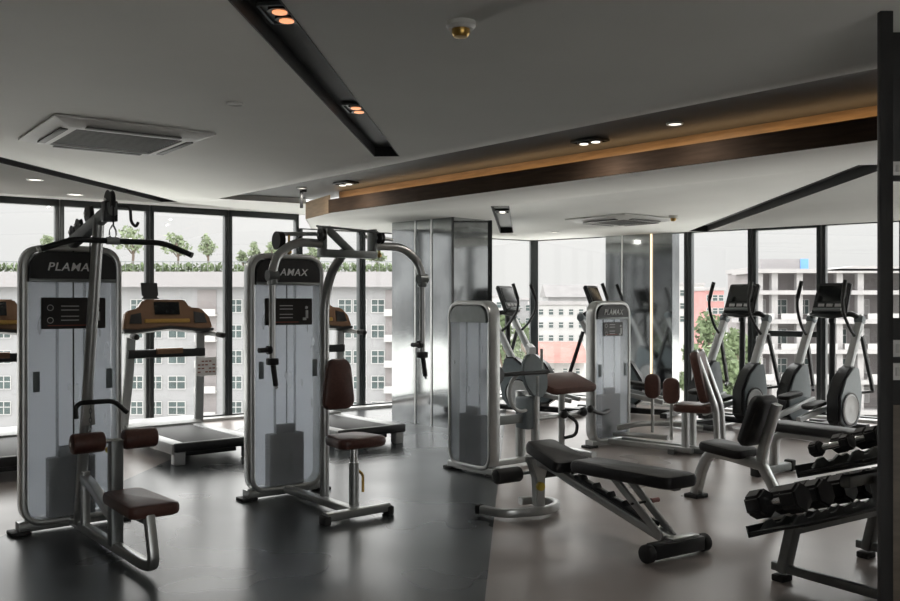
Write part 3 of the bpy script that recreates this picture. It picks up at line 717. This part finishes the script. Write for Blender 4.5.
# ================================================================ BENCHES
t = thing('adjustable_bench', 'black adjustable bench on a notched sloping frame in the foreground', 'weight bench', (.935, 5.68, 0), 33, 'benches')
obj('rear_foot', MB().box((0, -.65, .06), (.40, .085, .085), bev=.012), M['black'], t)
for s in (-1, 1): obj('wheel', MB().cyl((s*.20, -.65, .053), (s*.25, -.65, .053), .052, 20, bev=.008), M['black_soft'], t)
obj('top_plate', MB().box((.06, -.645, .107), (.22, .06, .012), bev=.004), M['steel'], t)
obj('front_foot', MB().bars([(-.36, .77, .045), (-.31, .58, .045), (-.04, .50, .045), (.14, .56, .045), (.21, .70, .045), (.12, .82, .045), (.02, .83, .045)], .055, .055, .12, up=(0, 0, 1)), M['steel'], t)
obj('end_cap', MB().box((-.365, .785, .045), (.065, .04, .065), (0, 0, R(20)), bev=.01), M['black_soft'], t)
obj('front_post', MB().prism([(-.03, .05), (.04, .05), (.045, .25), (.10, .40), (-.10, .40), (-.04, .25)], .575, .635, 'y', bev=.008), M['steel'], t)
obj('main_beam', MB().bars([(0, .70, .37), (0, .42, .345), (0, .28, .30), (0, -.63, .08)], .055, .075, .06, up=(1, 0, 0)), M['steel'], t)
lad = obj('adjustment_ladder', MB().bar((0, .20, .325), (0, -.50, .155), .05, .025), M['black'], t)
for k in range(5):
    y = .14-k*.13; obj('notch', MB().box((0, y, .335+.243*(y-.20)), (.05, .035, .045), (R(-35), 0, 0), bev=.006), M['black'], lad)
for s in (-1, 1): obj('support_strut', MB().bar((s*.055, -.20, .385), (s*.045, -.59, .10), .022, .045), M['steel'], t)
obj('cross_pin', MB().cyl((-.075, -.37, .26), (.10, -.37, .26), .008, 10), M['black'], t)
obj('pin_handle', MB().cyl((.09, -.37, .26), (.15, -.37, .26), .014, 12), M['red_brick'], t)
obj('back_pad', MB().pad((0, -.285, .425), (.26, .86, .08), (R(-2), 0, 0), .028, None, .05), M['vinyl'], t)
obj('pad_rail', MB().bar((0, .15, .375), (0, -.66, .395), .06, .03), M['steel_dark'], t)
obj('seat_pad', MB().pad((0, .415, .430), (.31, .40, .085), (R(14), 0, 0), .028, .8, .05), M['vinyl'], t)
obj('seat_rail', MB().bar((0, .22, .35), (0, .58, .43), .06, .03), M['black'], t)
obj('roller_axle', MB().cyl((-.30, .68, .275), (.30, .68, .275), .012, 10), M['steel_dark'], t)
for s in (-1, 1): obj('foam_roller', MB().cyl((s*.10, .68, .275), (s*.31, .68, .275), .052, 22, bev=.016), M['black_soft'], t)
obj('adjust_knob', MB().cyl((-.02, .57, .20), (-.02, .535, .20), .03, 18, bev=.006), M['yellow'], t)
obj('seat_handle', MB().cyl((.1, .14, .385), (.23, .14, .385), .011, 10), M['black'], t)

t = thing('upright_bench', 'black upright-back bench on a bent grey frame behind the dumbbells', 'weight bench', (1.84, 6.73, 0), U, 'benches')
obj('frame_beam', MB().bars([(0, .0, .03), (0, -.05, .22), (0, -.13, .36), (0, -.30, .345), (0, -.57, .31)], .07, .075, .08, up=(1, 0, 0)), M['steel'], t)
obj('foot_plate', MB().box((0, .0, .014), (.14, .12, .028), bev=.006), M['black_soft'], t)
obj('seat_pad', MB().pad((0, -.275, .395), (.28, .35, .07), (R(5), 0, 0), .026, None, .05), M['vinyl'], t)
obj('back_post', MB().bars([(0, -.665, .75), (0, -.555, .42), (0, -.54, .33), (0, -.72, .04)], .06, .07, .08, up=(1, 0, 0)), M['steel'], t)
o = obj('back_pad', MB().pad((0, 0, 0), (.28, .38, .085), (0, 0, 0), .035, None, .06), M['vinyl'], t); o.location = (0, -.515, .625); o.rotation_euler = (R(90-20+40), 0, 0); o.rotation_euler = (R(110), 0, 0)
obj('rear_foot', MB().bar((-.22, -.72, .04), (.22, -.72, .04), .07, .06), M['steel_dark'], t)

t = thing('flat_bench', 'long flat black bench on curved grey legs beyond the dumbbell rack', 'weight bench', (2.76, 7.63, 0), 36, 'benches')
obj('pad', MB().pad((0, -.56, .415), (.27, 1.18, .075), (0, 0, 0), .028, None, .05), M['vinyl'], t)
obj('frame_beam', MB().bars([(0, .02, .05), (0, .0, .33), (0, -.14, .355), (0, -.95, .355), (0, -1.07, .33), (0, -1.07, .05)], .06, .07, .12, up=(1, 0, 0)), M['steel'], t)
for y in (.02, -1.07):
    fb = obj('foot_bar', MB().bar((-.23, y, .045), (.23, y, .045), .07, .07), M['steel_dark'], t)
    for s in (-1, 1): obj('end_cap', MB().box((s*.24, y, .05), (.06, .085, .095), bev=.012), M['black_soft'], fb)

# ================================================================ DUMBBELL RACK
RK = (1.5, 4.46, 0); RR = 34
t = thing('dumbbell_rack', 'two-tier grey dumbbell rack standing against the black partition', 'dumbbell rack', RK, RR)
TL = 1.25; TILT = R(-18)
tiers = ((-.045, .318, 'lower'), (-.42, .70, 'upper'))
for yc, zc, nm in tiers:
    xa = .125 if nm == 'lower' else 0; tr = MB(); tr.box((TL/2+xa/2, yc, zc), (TL-xa, .34, .012), (TILT, 0, 0), bev=.002)
    tr.box((TL/2+xa/2, yc+.17, zc-.047), (TL-xa, .014, .06), (TILT, 0, 0), bev=.002)
    o = obj('tray', tr, M['black'], t)
    mb = MB()
    for s in (-.09, .09):   # saddle rails with a scalloped edge
        y0 = yc+s; z0 = zc-.325*s*1.0+.012
        pr = [(xa, 0)]
        for k in range(6):
            a = .04+xa+k*.195; pr += [(a, .035), (a+.04, .045), (a+.08, .02), (a+.12, .02), (a+.16, .045)]
        pr += [(TL, .035), (TL, 0)]
        mb.prism([(x, z0+z) for x, z in pr], y0-.006, y0+.006, 'y')
    obj('saddle_rail', mb, M['steel_dark'], o)
mb = MB()
for x in (.33, 1.1):
    lg = MB(); lg.bar((x, .06, .05), (x, .0, .30), .075, .055, up=(0, 1, 0))
    lg.bar((x, -.60, .05), (x, -.44, .63), .05, .05, up=(0, 1, 0))
    lg.bar((x, .12, .07), (x, -.66, .07), .045, .045)
    lo = obj('leg_frame', lg, M['steel_dark'], t)
    for y in (.07, -.62): obj('rubber_foot', MB().box((x, y, .018), (.09, .07, .036), bev=.008), M['black_soft'], lo)
obj('long_beam', MB().bar((.31, .0, .285), (1.2, .0, .285), .05, .055).bar((.12, -.42, .62), (1.2, -.42, .62), .05, .055), M['steel_dark'], t)
def dumbbell(label, x, tier, rad, first=[None]):
    yc, zc, _ = tiers[tier]
    th = TILT
    n = Vector((0, -math.sin(th), math.cos(th)))   # tray normal in local yz
    c = Vector((x, yc, zc))+n*(rad+.054)
    r = thing('dumbbell', label, 'dumbbell', (0, 0, 0), 0, 'hex dumbbells on the rack')
    root_m = Matrix.Translation(RK) @ Matrix.Rotation(R(RR), 4, 'Z') @ Matrix.Translation(c) @ Matrix.Rotation(th, 4, 'X') @ Matrix.Rotation(random.uniform(-.06, .06), 4, 'Z')
    r.matrix_world = root_m
    hl = rad*1.25
    obj('handle', MB().lathe([(0, -.075), (.013, -.075), (.014, -.04), (.017, 0), (.014, .04), (.013, .075), (0, .075)], (0, 0, 0), (0, 1, 0), 14), M['chrome'], r)
    for s in (-1, 1):
        mb = MB(); y0 = s*.06; y1 = s*(.06+hl)
        hexa = [(rad*math.cos(R(60*k+30)), rad*math.sin(R(60*k+30))) for k in range(6)]
        mb.prism(hexa, min(y0, y1), max(y0, y1), 'y', bev=rad*.16)
        obj('head', mb, M['iron'], r)
od = ['end', 'second', 'third', 'fourth', 'fifth', 'sixth']
for k, x in enumerate((.19, .385, .58, .775, .97, 1.16)):
    dumbbell('black hex dumbbell on the lower tier, ' + ('at the open aisle end' if k == 0 else od[k]+' counting from the aisle end'), x, 0, (.080, .080, .082, .084, .084, .084)[k])
for k, x in enumerate((.06, .27, .48, .70, .92, 1.13)):
    dumbbell('black hex dumbbell on the upper tier, ' + ('smallest, at the aisle end' if k == 0 else od[k]+' counting from the aisle end'), x, 1, (.040, .05, .058, .064, .068, .07)[k])

# ================================================================ TREADMILLS
def treadmill(label, loc):
    t = thing('treadmill', label, 'treadmill', (*loc, 0), U, 'treadmills facing the windows')
    for s in (-1, 1):
        obj('side_rail', MB().box((s*.345, .78, .145), (.13, 1.52, .10), bev=.015), M['silver_paint'], t)
        obj('rear_foot', MB().box((s*.34, .05, .07), (.10, .10, .14), bev=.012), M['silver_paint'], t)
        obj('transport_wheel', MB().cyl((s*.26, 1.45, .05), (s*.34, 1.45, .05), .05, 16), M['black_soft'], t)
    obj('running_belt', MB().box((0, .76, .165), (.56, 1.50, .05), bev=.02), M['black_soft'], t)
    obj('rear_cap', MB().box((0, .0, .16), (.80, .05, .085), bev=.016), M['black'], t)
    obj('under_frame', MB().box((0, .7, .085), (.5, 1.2, .05), bev=.01), M['black'], t)
    hood = [(1.20, .12), (1.20, .20), (1.28, .235), (1.45, .255), (1.66, .23), (1.74, .16), (1.74, .10)]
    obj('motor_hood', MB().prism(hood, -.41, .41, 'x', bev=.02), M['silver_paint'], t)
    for s in (-1, 1):
        obj('upright', MB().bars([(s*.40, 1.32, .12), (s*.37, 1.22, .75), (s*.36, 1.19, 1.14)], .05, .09, .1, up=(1, 0, 0)), M['silver_paint'], t)
        h = obj('hand_rail', MB().tube([(s*.38, 1.22, 1.13), (s*.43, 1.12, 1.135), (s*.44, .86, 1.125)], .024, .06, 12), M['silver_paint'], t)
        obj('grip', MB().cyl((s*.44, .93, 1.128), (s*.44, .80, 1.122), .028, 14, bev=.006), M['black_soft'], h)
    obj('cross_bar', MB().bar((-.40, 1.18, .94), (.40, 1.18, .94), .06, .085), M['black'], t)
    obj('pulse_grip', MB().bar((-.12, 1.13, .965), (.14, 1.13, .965), .06, .06), M['console'], t)
    shell = [(-.47, 1.18), (-.33, 1.17), (0, 1.205), (.33, 1.17), (.47, 1.18), (.44, 1.31), (.36, 1.40), (.24, 1.41), (.19, 1.49), (-.24, 1.49), (-.30, 1.40), (-.42, 1.37)]
    mtx = Matrix.Translation((0, 1.13, 1.17)) @ Matrix.Rotation(R(-14), 4, 'X') @ Matrix.Translation((0, 0, -1.17))
    cs = obj('console', MB().prism(shell, -.03, .06, 'y', bev=.015, mtx=mtx), M['console'], t)
    mb = MB(); mb.prism([(-.14, 1.33), (.12, 1.33), (.12, 1.46), (-.14, 1.46)], -.04, -.028, 'y', mtx=mtx); obj('display', mb, M['screen'], cs)
    mb = MB(); mb.prism([(.27, 1.24), (.40, 1.24), (.38, 1.34), (.27, 1.36)], -.04, -.028, 'y', mtx=mtx); obj('cup_tray', mb, M['black'], cs); mb = MB(); mb.prism([(-.40, 1.24), (-.28, 1.24), (-.28, 1.35), (-.38, 1.33)], -.04, -.028, 'y', mtx=mtx); obj('cup_tray', mb, M['black'], cs)
    mb = MB(); mb.prism([(-.25, 1.245), (.22, 1.245), (.22, 1.285), (-.25, 1.285)], -.045, -.028, 'y', bev=.006, mtx=mtx); obj('key_strip', mb, M['brass'], cs)
    mb = MB(); mb.prism([(-.47, 1.155), (-.33, 1.145), (0, 1.18), (.33, 1.145), (.47, 1.155), (.47, 1.185), (.33, 1.175), (0, 1.21), (-.33, 1.175), (-.47, 1.185)], -.05, .05, 'y', bev=.008, mtx=mtx); obj('lower_rail', mb, M['black'], cs)
    mb = MB(); mb.prism([(-.25, 1.50), (-.22, 1.525), (-.24, 1.535), (-.24, 1.67), (-.07, 1.67), (-.07, 1.535), (-.09, 1.525), (-.06, 1.50)], .0, .012, 'y', bev=.004, mtx=mtx); obj('tablet_holder', mb, M['black'], cs)
    return t
treadmill('treadmill standing mostly behind the lat pulldown tower', (-3.50, 7.41))
tm = treadmill('treadmill between the two tall towers, with a paper notice on its upright', (-2.14, 8.24))
treadmill('treadmill whose deck end shows beyond the chest fly seat', (-.78, 9.07))
nt_ = thing('paper_notice', 'white printed paper notice fixed to a treadmill upright', 'notice', (-2.14, 8.24, 0), U)
obj('sheet', MB().box((.40, 1.12, .79), (.22, .004, .19), bev=0), M['paper'], nt_)
mb = MB()
for k in range(4):
    for j in range(5):
        if (j+k) % 4: mb.box((.32+.04*j, 1.117, .845-.037*k), (.028, .002, .012), bev=0)
obj('print_line', mb, M['print_red'], nt_)

# ================================================================ ELLIPTICALS
def elliptical(label, loc, rz):
    t = thing('elliptical_trainer', label, 'elliptical trainer', (*loc, 0), rz, 'elliptical trainers by the windows')
    bf = obj('base_frame', MB().bar((0, -.70, .06), (0, .60, .06), .10, .07).bar((-.32, -.66, .05), (.32, -.66, .05), .09, .06).bar((-.34, .52, .05), (.34, .52, .05), .09, .06).bar((-.3, -.05, .09), (.3, -.05, .09), .09, .07), M['black'], t)
    sh = [(-.19, .16), (-.08, .085), (.16, .085), (.26, .20), (.30, .42), (.27, .60), (.22, .75), (.10, .75), (-.06, .64), (-.19, .44)]
    for s in (-1, 1):
        c = obj('side_cover', MB().prism(sh, s*.30-.075, s*.30+.075, 'x', bev=.02), M['black'], t)
        shf = [(y*.93+.02, .40+(z-.40)*.95) for y, z in sh]
        for q in (-1, 1): obj('cover_panel', MB().prism(shf, s*.30+q*.072, s*.30+q*.084, 'x', bev=.004), M['cover'], c)
        w = obj('wheel_disc', MB().lathe([(0, 0), (.165, 0), (.165, .012), (.147, .02), (.137, .014), (.03, .02), (0, .024)], (s*.384, .03, .29), (s, 0, 0), 36), M['disc'], c)
        obj('disc_ring', MB().lathe([(.167, 0), (.183, 0), (.183, .014), (.167, .016)], (s*.384, .03, .29), (s, 0, 0), 36), M['black'], w)
        obj('front_arm', MB().bars([(s*.30, .14, .70), (s*.29, .44, 1.24), (s*.27, .46, 1.30)], .075, .085, .06, up=(1, 0, 0)), M['silver_paint'], t)
        obj('arm_joint', MB().cyl((s*.24, .44, 1.26), (s*.335, .44, 1.26), .05, 18, bev=.008), M['cover'], t)
        hb = obj('handlebar', MB().tube([(s*.29, .34, 1.06), (s*.285, .22, 1.16), (s*.27, .10, 1.34), (s*.27, .08, 1.48), (s*.26, .16, 1.69)], .017, .10, 12), M['black'], t)
        obj('grip', MB().tube([(s*.27, .09, 1.50), (s*.26, .165, 1.70)], .023, n=12), M['black_soft'], hb)
        obj('swing_link', MB().bars([(s*.33, .40, 1.08), (s*.36, .60, .46)], .035, .045, 0), M['black'], t)
        obj('link_foot', MB().bar((s*.36, .60, .45), (s*.25, .40, .43), .03, .03), M['black'], t)
        pa = obj('pedal_arm', MB().bar((s*.14, -.60, .20), (s*.16, .25, .34), .05, .06), M['silver_paint'], t)
        obj('pedal', MB().pad((s*.14, -.28, .42 if s < 0 else .34), (.15, .36, .05), (R(6), 0, 0), .018, None, .06), M['black_soft'], pa)
    obj('mast', MB().tube([(0, .36, .08), (0, .38, 1.24)], .035, n=14), M['black'], t)
    obj('top_bar', MB().tube([(-.27, .45, 1.27), (-.25, .36, 1.33), (0, .30, 1.30), (.25, .36, 1.33), (.27, .45, 1.27)], .032, .08, 12), M['black'], t)
    cm = Matrix.Translation((0, .37, 1.50)) @ Matrix.Rotation(R(-22), 4, 'X')
    mb = MB(); mb.prism([(-.21, -.19), (.21, -.19), (.20, .19), (-.20, .19)], -.025, .03, 'y', bev=.014, mtx=cm); c = obj('console', mb, M['black'], t)
    mb = MB(); mb.prism([(-.165, -.05), (.165, -.05), (.16, .15), (-.16, .15)], -.031, -.024, 'y', mtx=cm); obj('display', mb, M['screen'], c)
    mb = MB(); mb.box((0, -.05, -.155), (.34, .06, .03), bev=.008); bmesh.ops.transform(mb.bm, matrix=cm, verts=mb.bm.verts); obj('tray', mb, M['steel_dark'], c)
    mb = MB()
    for k in (-1, 0, 1): mb.prism([(k*.1-.035, -.11), (k*.1+.035, -.11), (k*.1+.035, -.075), (k*.1-.035, -.075)], -.033, -.024, 'y', mtx=cm)
    obj('key_pad', mb, M['print'], c)
    obj('console_neck', MB().bar((0, .37, 1.22), (0, .39, 1.40), .07, .06, up=(0, 1, 0)), M['black'], t)
    return t
elliptical('elliptical trainer right behind the arm curl tower, console tipped towards the treadmills', (1.10, 11.9), U+20)
elliptical('elliptical trainer half hidden behind the hip adductor tower', (2.24, 11.75), U+20)
elliptical('elliptical trainer beside the mirrored column, next to the hip adductor backrest', (3.26, 10.70), U-90)
elliptical('elliptical trainer nearest the black partition, above the flat bench', (4.10, 10.1), U-90)

# ================================================================ OUTSIDE
mb = MB(); mb.box((0, 250, -18.2), (900, 700, .4), bev=0); g = struct('ground', mb, M['ground'])
def win(parent, cx, y, cz, w, h, m=M['pane_ext'], n=2):
    mb = MB(); mb.box((cx, y-.03, cz), (w, .06, h), bev=0)
    o = obj('window', mb, m, parent)
    fr = MB()
    for k in range(n+1): fr.box((cx-w/2+w*k/n, y-.07, cz), (.09, .08, h), bev=0)
    for q in (-1, 0.15, 1): fr.box((cx, y-.07, cz+q*h/2), (w, .08, .09), bev=0)
    obj('casing', fr, M['facade'], o)
D = 100.
def X(px): return (px-450)/FP*D
def Z(py): return EYE+(HZ-py)/FP*D
t = thing('apartment_building', 'long white apartment block with planted roof terrace outside the treadmill windows', 'building', (0, 0, 0))
mb = MB(); mb.box(((X(-120)+X(402))/2, D+7, (Z(287)-18)/2), (X(402)-X(-120), 14, Z(287)+18), bev=0); obj('wall', mb, M['facade2'], t)
mb = MB(); mb.box(((X(-120)+X(404))/2, D+6.4, (Z(272)+Z(287))/2), (X(404)-X(-120), 15, Z(272)-Z(287)), bev=0); obj('roof_band', mb, M['roofband'], t)
rows = [299, 324.5, 350, 375.5, 401]
for px, w in ((-20, 14), (4, 14), (105, 12), (131+6, 12), (156, 12), (177, 17), (236, 12), (250, 10), (318, 12), (345, 13), (360, 13), (378, 13)):
    for ry in rows: win(t, X(px), D, Z(ry+7), w*D/FP, 13*D/FP)
for px in (207, 285, 395):
    b = obj('balcony_bay', MB().box((X(px), D-.02, (Z(290)+Z(440))/2), (19*D/FP, .1, Z(290)-Z(440)), bev=0), M['concrete_dark'], t)
    for ry in rows:
        mb = MB(); mb.box((X(px), D-.5, Z(ry+16)), (21*D/FP, 1.1, .22), bev=0); mb.box((X(px), D-1, Z(ry+12.5)), (21*D/FP, .06, .55), bev=0); obj('balcony', mb, M['facade'], b)
mb = MB()
for k in range(70): mb.box((X(-110)+(X(402)-X(-110))*k/69, D-.6, Z(266)), (.05, .05, 1.1), bev=0)
mb.box(((X(-120)+X(402))/2, D-.6, Z(262)), (X(402)-X(-120), .08, .08), bev=0); obj('roof_railing', mb, M['steel_dark'], t)
def leaves(mb, c, r, n, size, sc=(1, 1, 1)):
    for _ in range(n):
        v = Vector((random.gauss(0, 1), random.gauss(0, 1), random.gauss(0, 1))).normalized()*r*random.uniform(.35, 1)
        p = Vector(c)+Vector((v.x*sc[0], v.y*sc[1], v.z*sc[2])); s = size*random.uniform(.6, 1.3)
        e = Euler((random.uniform(0, 6), random.uniform(0, 6), 0)).to_matrix()
        q = [p+e @ Vector(w) for w in ((-s, 0, 0), (0, -s*.5, 0), (s, 0, 0), (0, s*.5, .0))]
        mb.bm.faces.new([mb.bm.verts.new(w) for w in q])
mb = MB(); hw_ = X(402)-X(-118)
for k in range(90): leaves(mb, (X(-118)+hw_*(k+.5)/90, D+.4, Z(268)), .62, 26, .28, (1, .7, 1))
tag(obj('roof_hedge', mb, M['leaf']), 'clipped green hedge along the apartment block roof edge', 'hedge'); 
def tree(px, top, base, wpx, label, D_=D, m=M['leaf_pale'], n=260, off=1.8, z_ground=None, grp='roof terrace trees'):
    x = (px-450)/FP*D_; zt, zb = EYE+(HZ-top)/FP*D_, EYE+(HZ-base)/FP*D_; w = wpx/FP*D_/2
    r = thing('tree', label, 'tree', (x, D_+off, zb), 0, grp)
    h = zt-zb
    obj('trunk', MB().tube([(0, 0, 0), (w*.1, 0, h*.35), (-w*.05, 0, h*.75)], h*.022+.03, 0, 8).tube([(w*.05, 0, h*.35), (w*.5, .2, h*.7)], h*.012+.02, 0, 6).tube([(0, 0, h*.4), (-w*.5, -.1, h*.66)], h*.012+.02, 0, 6), M['bark'], r)
    mb = MB(); cl = [(0, .80), (.5, .66), (-.5, .62), (.15, .55), (-.2, .88)]
    for a, b in cl: leaves(mb, (a*w, random.uniform(-.3, .3)*w, h*b), w*.60, n//4, .06*w+.13, (1, 1, .8*h*.3/w if w > h*.3 else 1))
    obj('crown', mb, m, r)
zr = 272
for px, top, w, lb_ in ((42, 233, 26, 'roof tree seen just beside the lat pulldown tower top, farthest from the room corner'), (126, 224, 34, 'broad pale roof tree seen behind the lat bar, beside its straight part'), (172, 232, 30, 'roof tree seen just past the bent end of the lat bar'),
                     (203, 233, 19, 'slim roof tree midway between the two tall towers'), (239, 250, 12, 'smallest roof tree, a low bush-like one beside the chest fly tower'), (251, 240, 13, 'slim round-headed roof tree just before the chest fly tower cap'), (269, 241, 15, 'round-headed roof tree right above the chest fly tower cap'), (311, 244, 18, 'roof tree seen behind the chest fly machine head'), (375, 248, 22, 'roof tree seen between fly arm and mirrored column')):
    tree(px, top, zr, w, lb_)
# concrete frame building
D = 90.
t = thing('concrete_building', 'unfinished concrete-frame building with open floors outside the elliptical windows', 'building', (0, 0, 0))
xl, xm, xr = X(757), X(826), X(960)
obj('back_wall', MB().box(((xl+xr)/2, D+4.5, (Z(273)-18)/2), (xr-xl, 5, Z(273)+18), bev=0), M['concrete_dark'], t)
for py in (271, 292.5, 321.5, 351.5, 382, 412, 442):
    obj('floor_slab', MB().box(((xl+xr)/2, D+3, Z(py)), (xr-xl+1, 7, .42), bev=0), M['concrete'], t)
for px in (760, 775, 800, 822, 840, 861, 885, 910):
    obj('pillar', MB().box((X(px), D+.4, (Z(271)-18)/2), (.62, .7, Z(271)+18), bev=0), M['concrete'], t)
for px, w in ((768, 8), (788, 12), (812, 9), (831, 8), (850, 10), (873, 10), (897, 10)):
    for ry in (303, 333, 363, 393): win(t, X(px), D+2, Z(ry+4), w*D/FP, 15*D/FP, M['pane_ext'] if (px+int(ry)) % 3 else M['concrete'], 2)
    for ry in (321.5, 351.5, 382): obj('balustrade', MB().box((X(px), D-.3, Z(ry-4)), (w*1.3*D/FP, .1, .8), bev=0), M['facade'], t)
obj('roof_cap', MB().prism([(X(822), Z(271)), (X(960), Z(271)), (X(960), Z(266)), (X(852), Z(266))], D-.5, D+6, 'y'), M['concrete'], t)
tb = obj('roof_box', MB().box(((X(768)+X(816))/2, D+4, Z(264)), (X(816)-X(768), 4, Z(258)-Z(270)), bev=0), M['roofband'], t)
obj('blue_panel', MB().box((X(812), D+1.95, Z(264)), (X(816)-X(808), .1, Z(258)-Z(270)), bev=0), M['blue'], tb)
# side wing further off
t = thing('grey_block', 'low grey concrete block beside the unfinished building', 'building', (0, 0, 0)); D = 110.
obj('wall', MB().box(((X(738)+X(757))/2, D, (Z(272)-18)/2), (X(757)-X(738), 8, Z(272)+18), bev=0), M['concrete_dark'], t)
obj('roof', MB().box(((X(738)+X(757))/2, D, Z(271)), (X(758)-X(737), 9, .5), bev=0), M['concrete'], t)
D = 150.
def block(name, label, x0, x1, top, D_, m, n_r=3, n_c=3, roof=None, ph=None, base=None):
    global D
    D = D_
    t = thing(name, label, 'building', (0, 0, 0))
    zb = -18
    obj('wall', MB().box(((X(x0)+X(x1))/2, D+5, (Z(top)+zb)/2), (X(x1)-X(x0), 10, Z(top)-zb), bev=0), m, t)
    if roof:
        xc = (X(x0)+X(x1))/2; hw2 = (X(x1)-X(x0))/2+.5
        obj('roof', MB().prism([(D-1, Z(top)), (D+11, Z(top)), (D+5, Z(top-ph))], xc-hw2, xc+hw2, 'x'), roof, t)
    else: obj('parapet', MB().box(((X(x0)+X(x1))/2, D+5, Z(top)), (X(x1)-X(x0)+.4, 10.4, .5), bev=0), M['concrete'], t)
    for i in range(n_c):
        for j in range(n_r):
            win(t, X(x0+(x1-x0)*(i+.5)/n_c), D, Z(top+9+j*13), 5*D/FP, 6*D/FP, n=1)
block('red_building', 'far red-walled building above the green trees', 706, 724, 289, 150., M['red_brick'])
block('pale_building', 'far pale building just beside the red-walled one', 678, 704, 284, 175., M['facade'])
block('white_house', 'far white house with small dark windows, right of the arm curl machine', 536, 586, 303, 120., M['facade'], 4, 5)
block('red_roofed_house', 'low house with red tiled roof below the far white house', 546, 584, 362, 80., M['facade'], 2, 3, M['red_roof'], 18)
block('grey_roofed_hall', 'far hall with broad grey pitched roof behind the white house', 548, 600, 297, 170., M['facade2'], 2, 4, M['grey_roof'], 13)
block('pale_building', 'far pale building low on the horizon beyond the column gap', 486, 512, 296, 200., M['facade'], 2, 3)
block('pale_building', 'far pale building on the horizon left of the white house', 513, 533, 299, 210., M['facade2'], 2, 2)
tg = 'trees outside beyond the corner windows'
for px, top, base, w, D_, lb_ in ((712, 310, 440, 50, 70., 'tall green tree below the red-walled building'), (738, 326, 440, 42, 66., 'green tree between the red-walled building and the concrete frame'), (694, 338, 450, 32, 62., 'darker green tree nearest the mirrored column window post'),
                                   (722, 345, 470, 64, 55., 'lowest bushy green tree behind the hip adductor backrest'), (505, 308, 420, 30, 75., 'green tree behind the elliptical by the arm curl tower'), (524, 318, 420, 26, 72., 'green tree beside the glazed corner post')):
    tree(px, top, base, w, lb_, D_, M['leaf'], 900, 0, grp=tg)
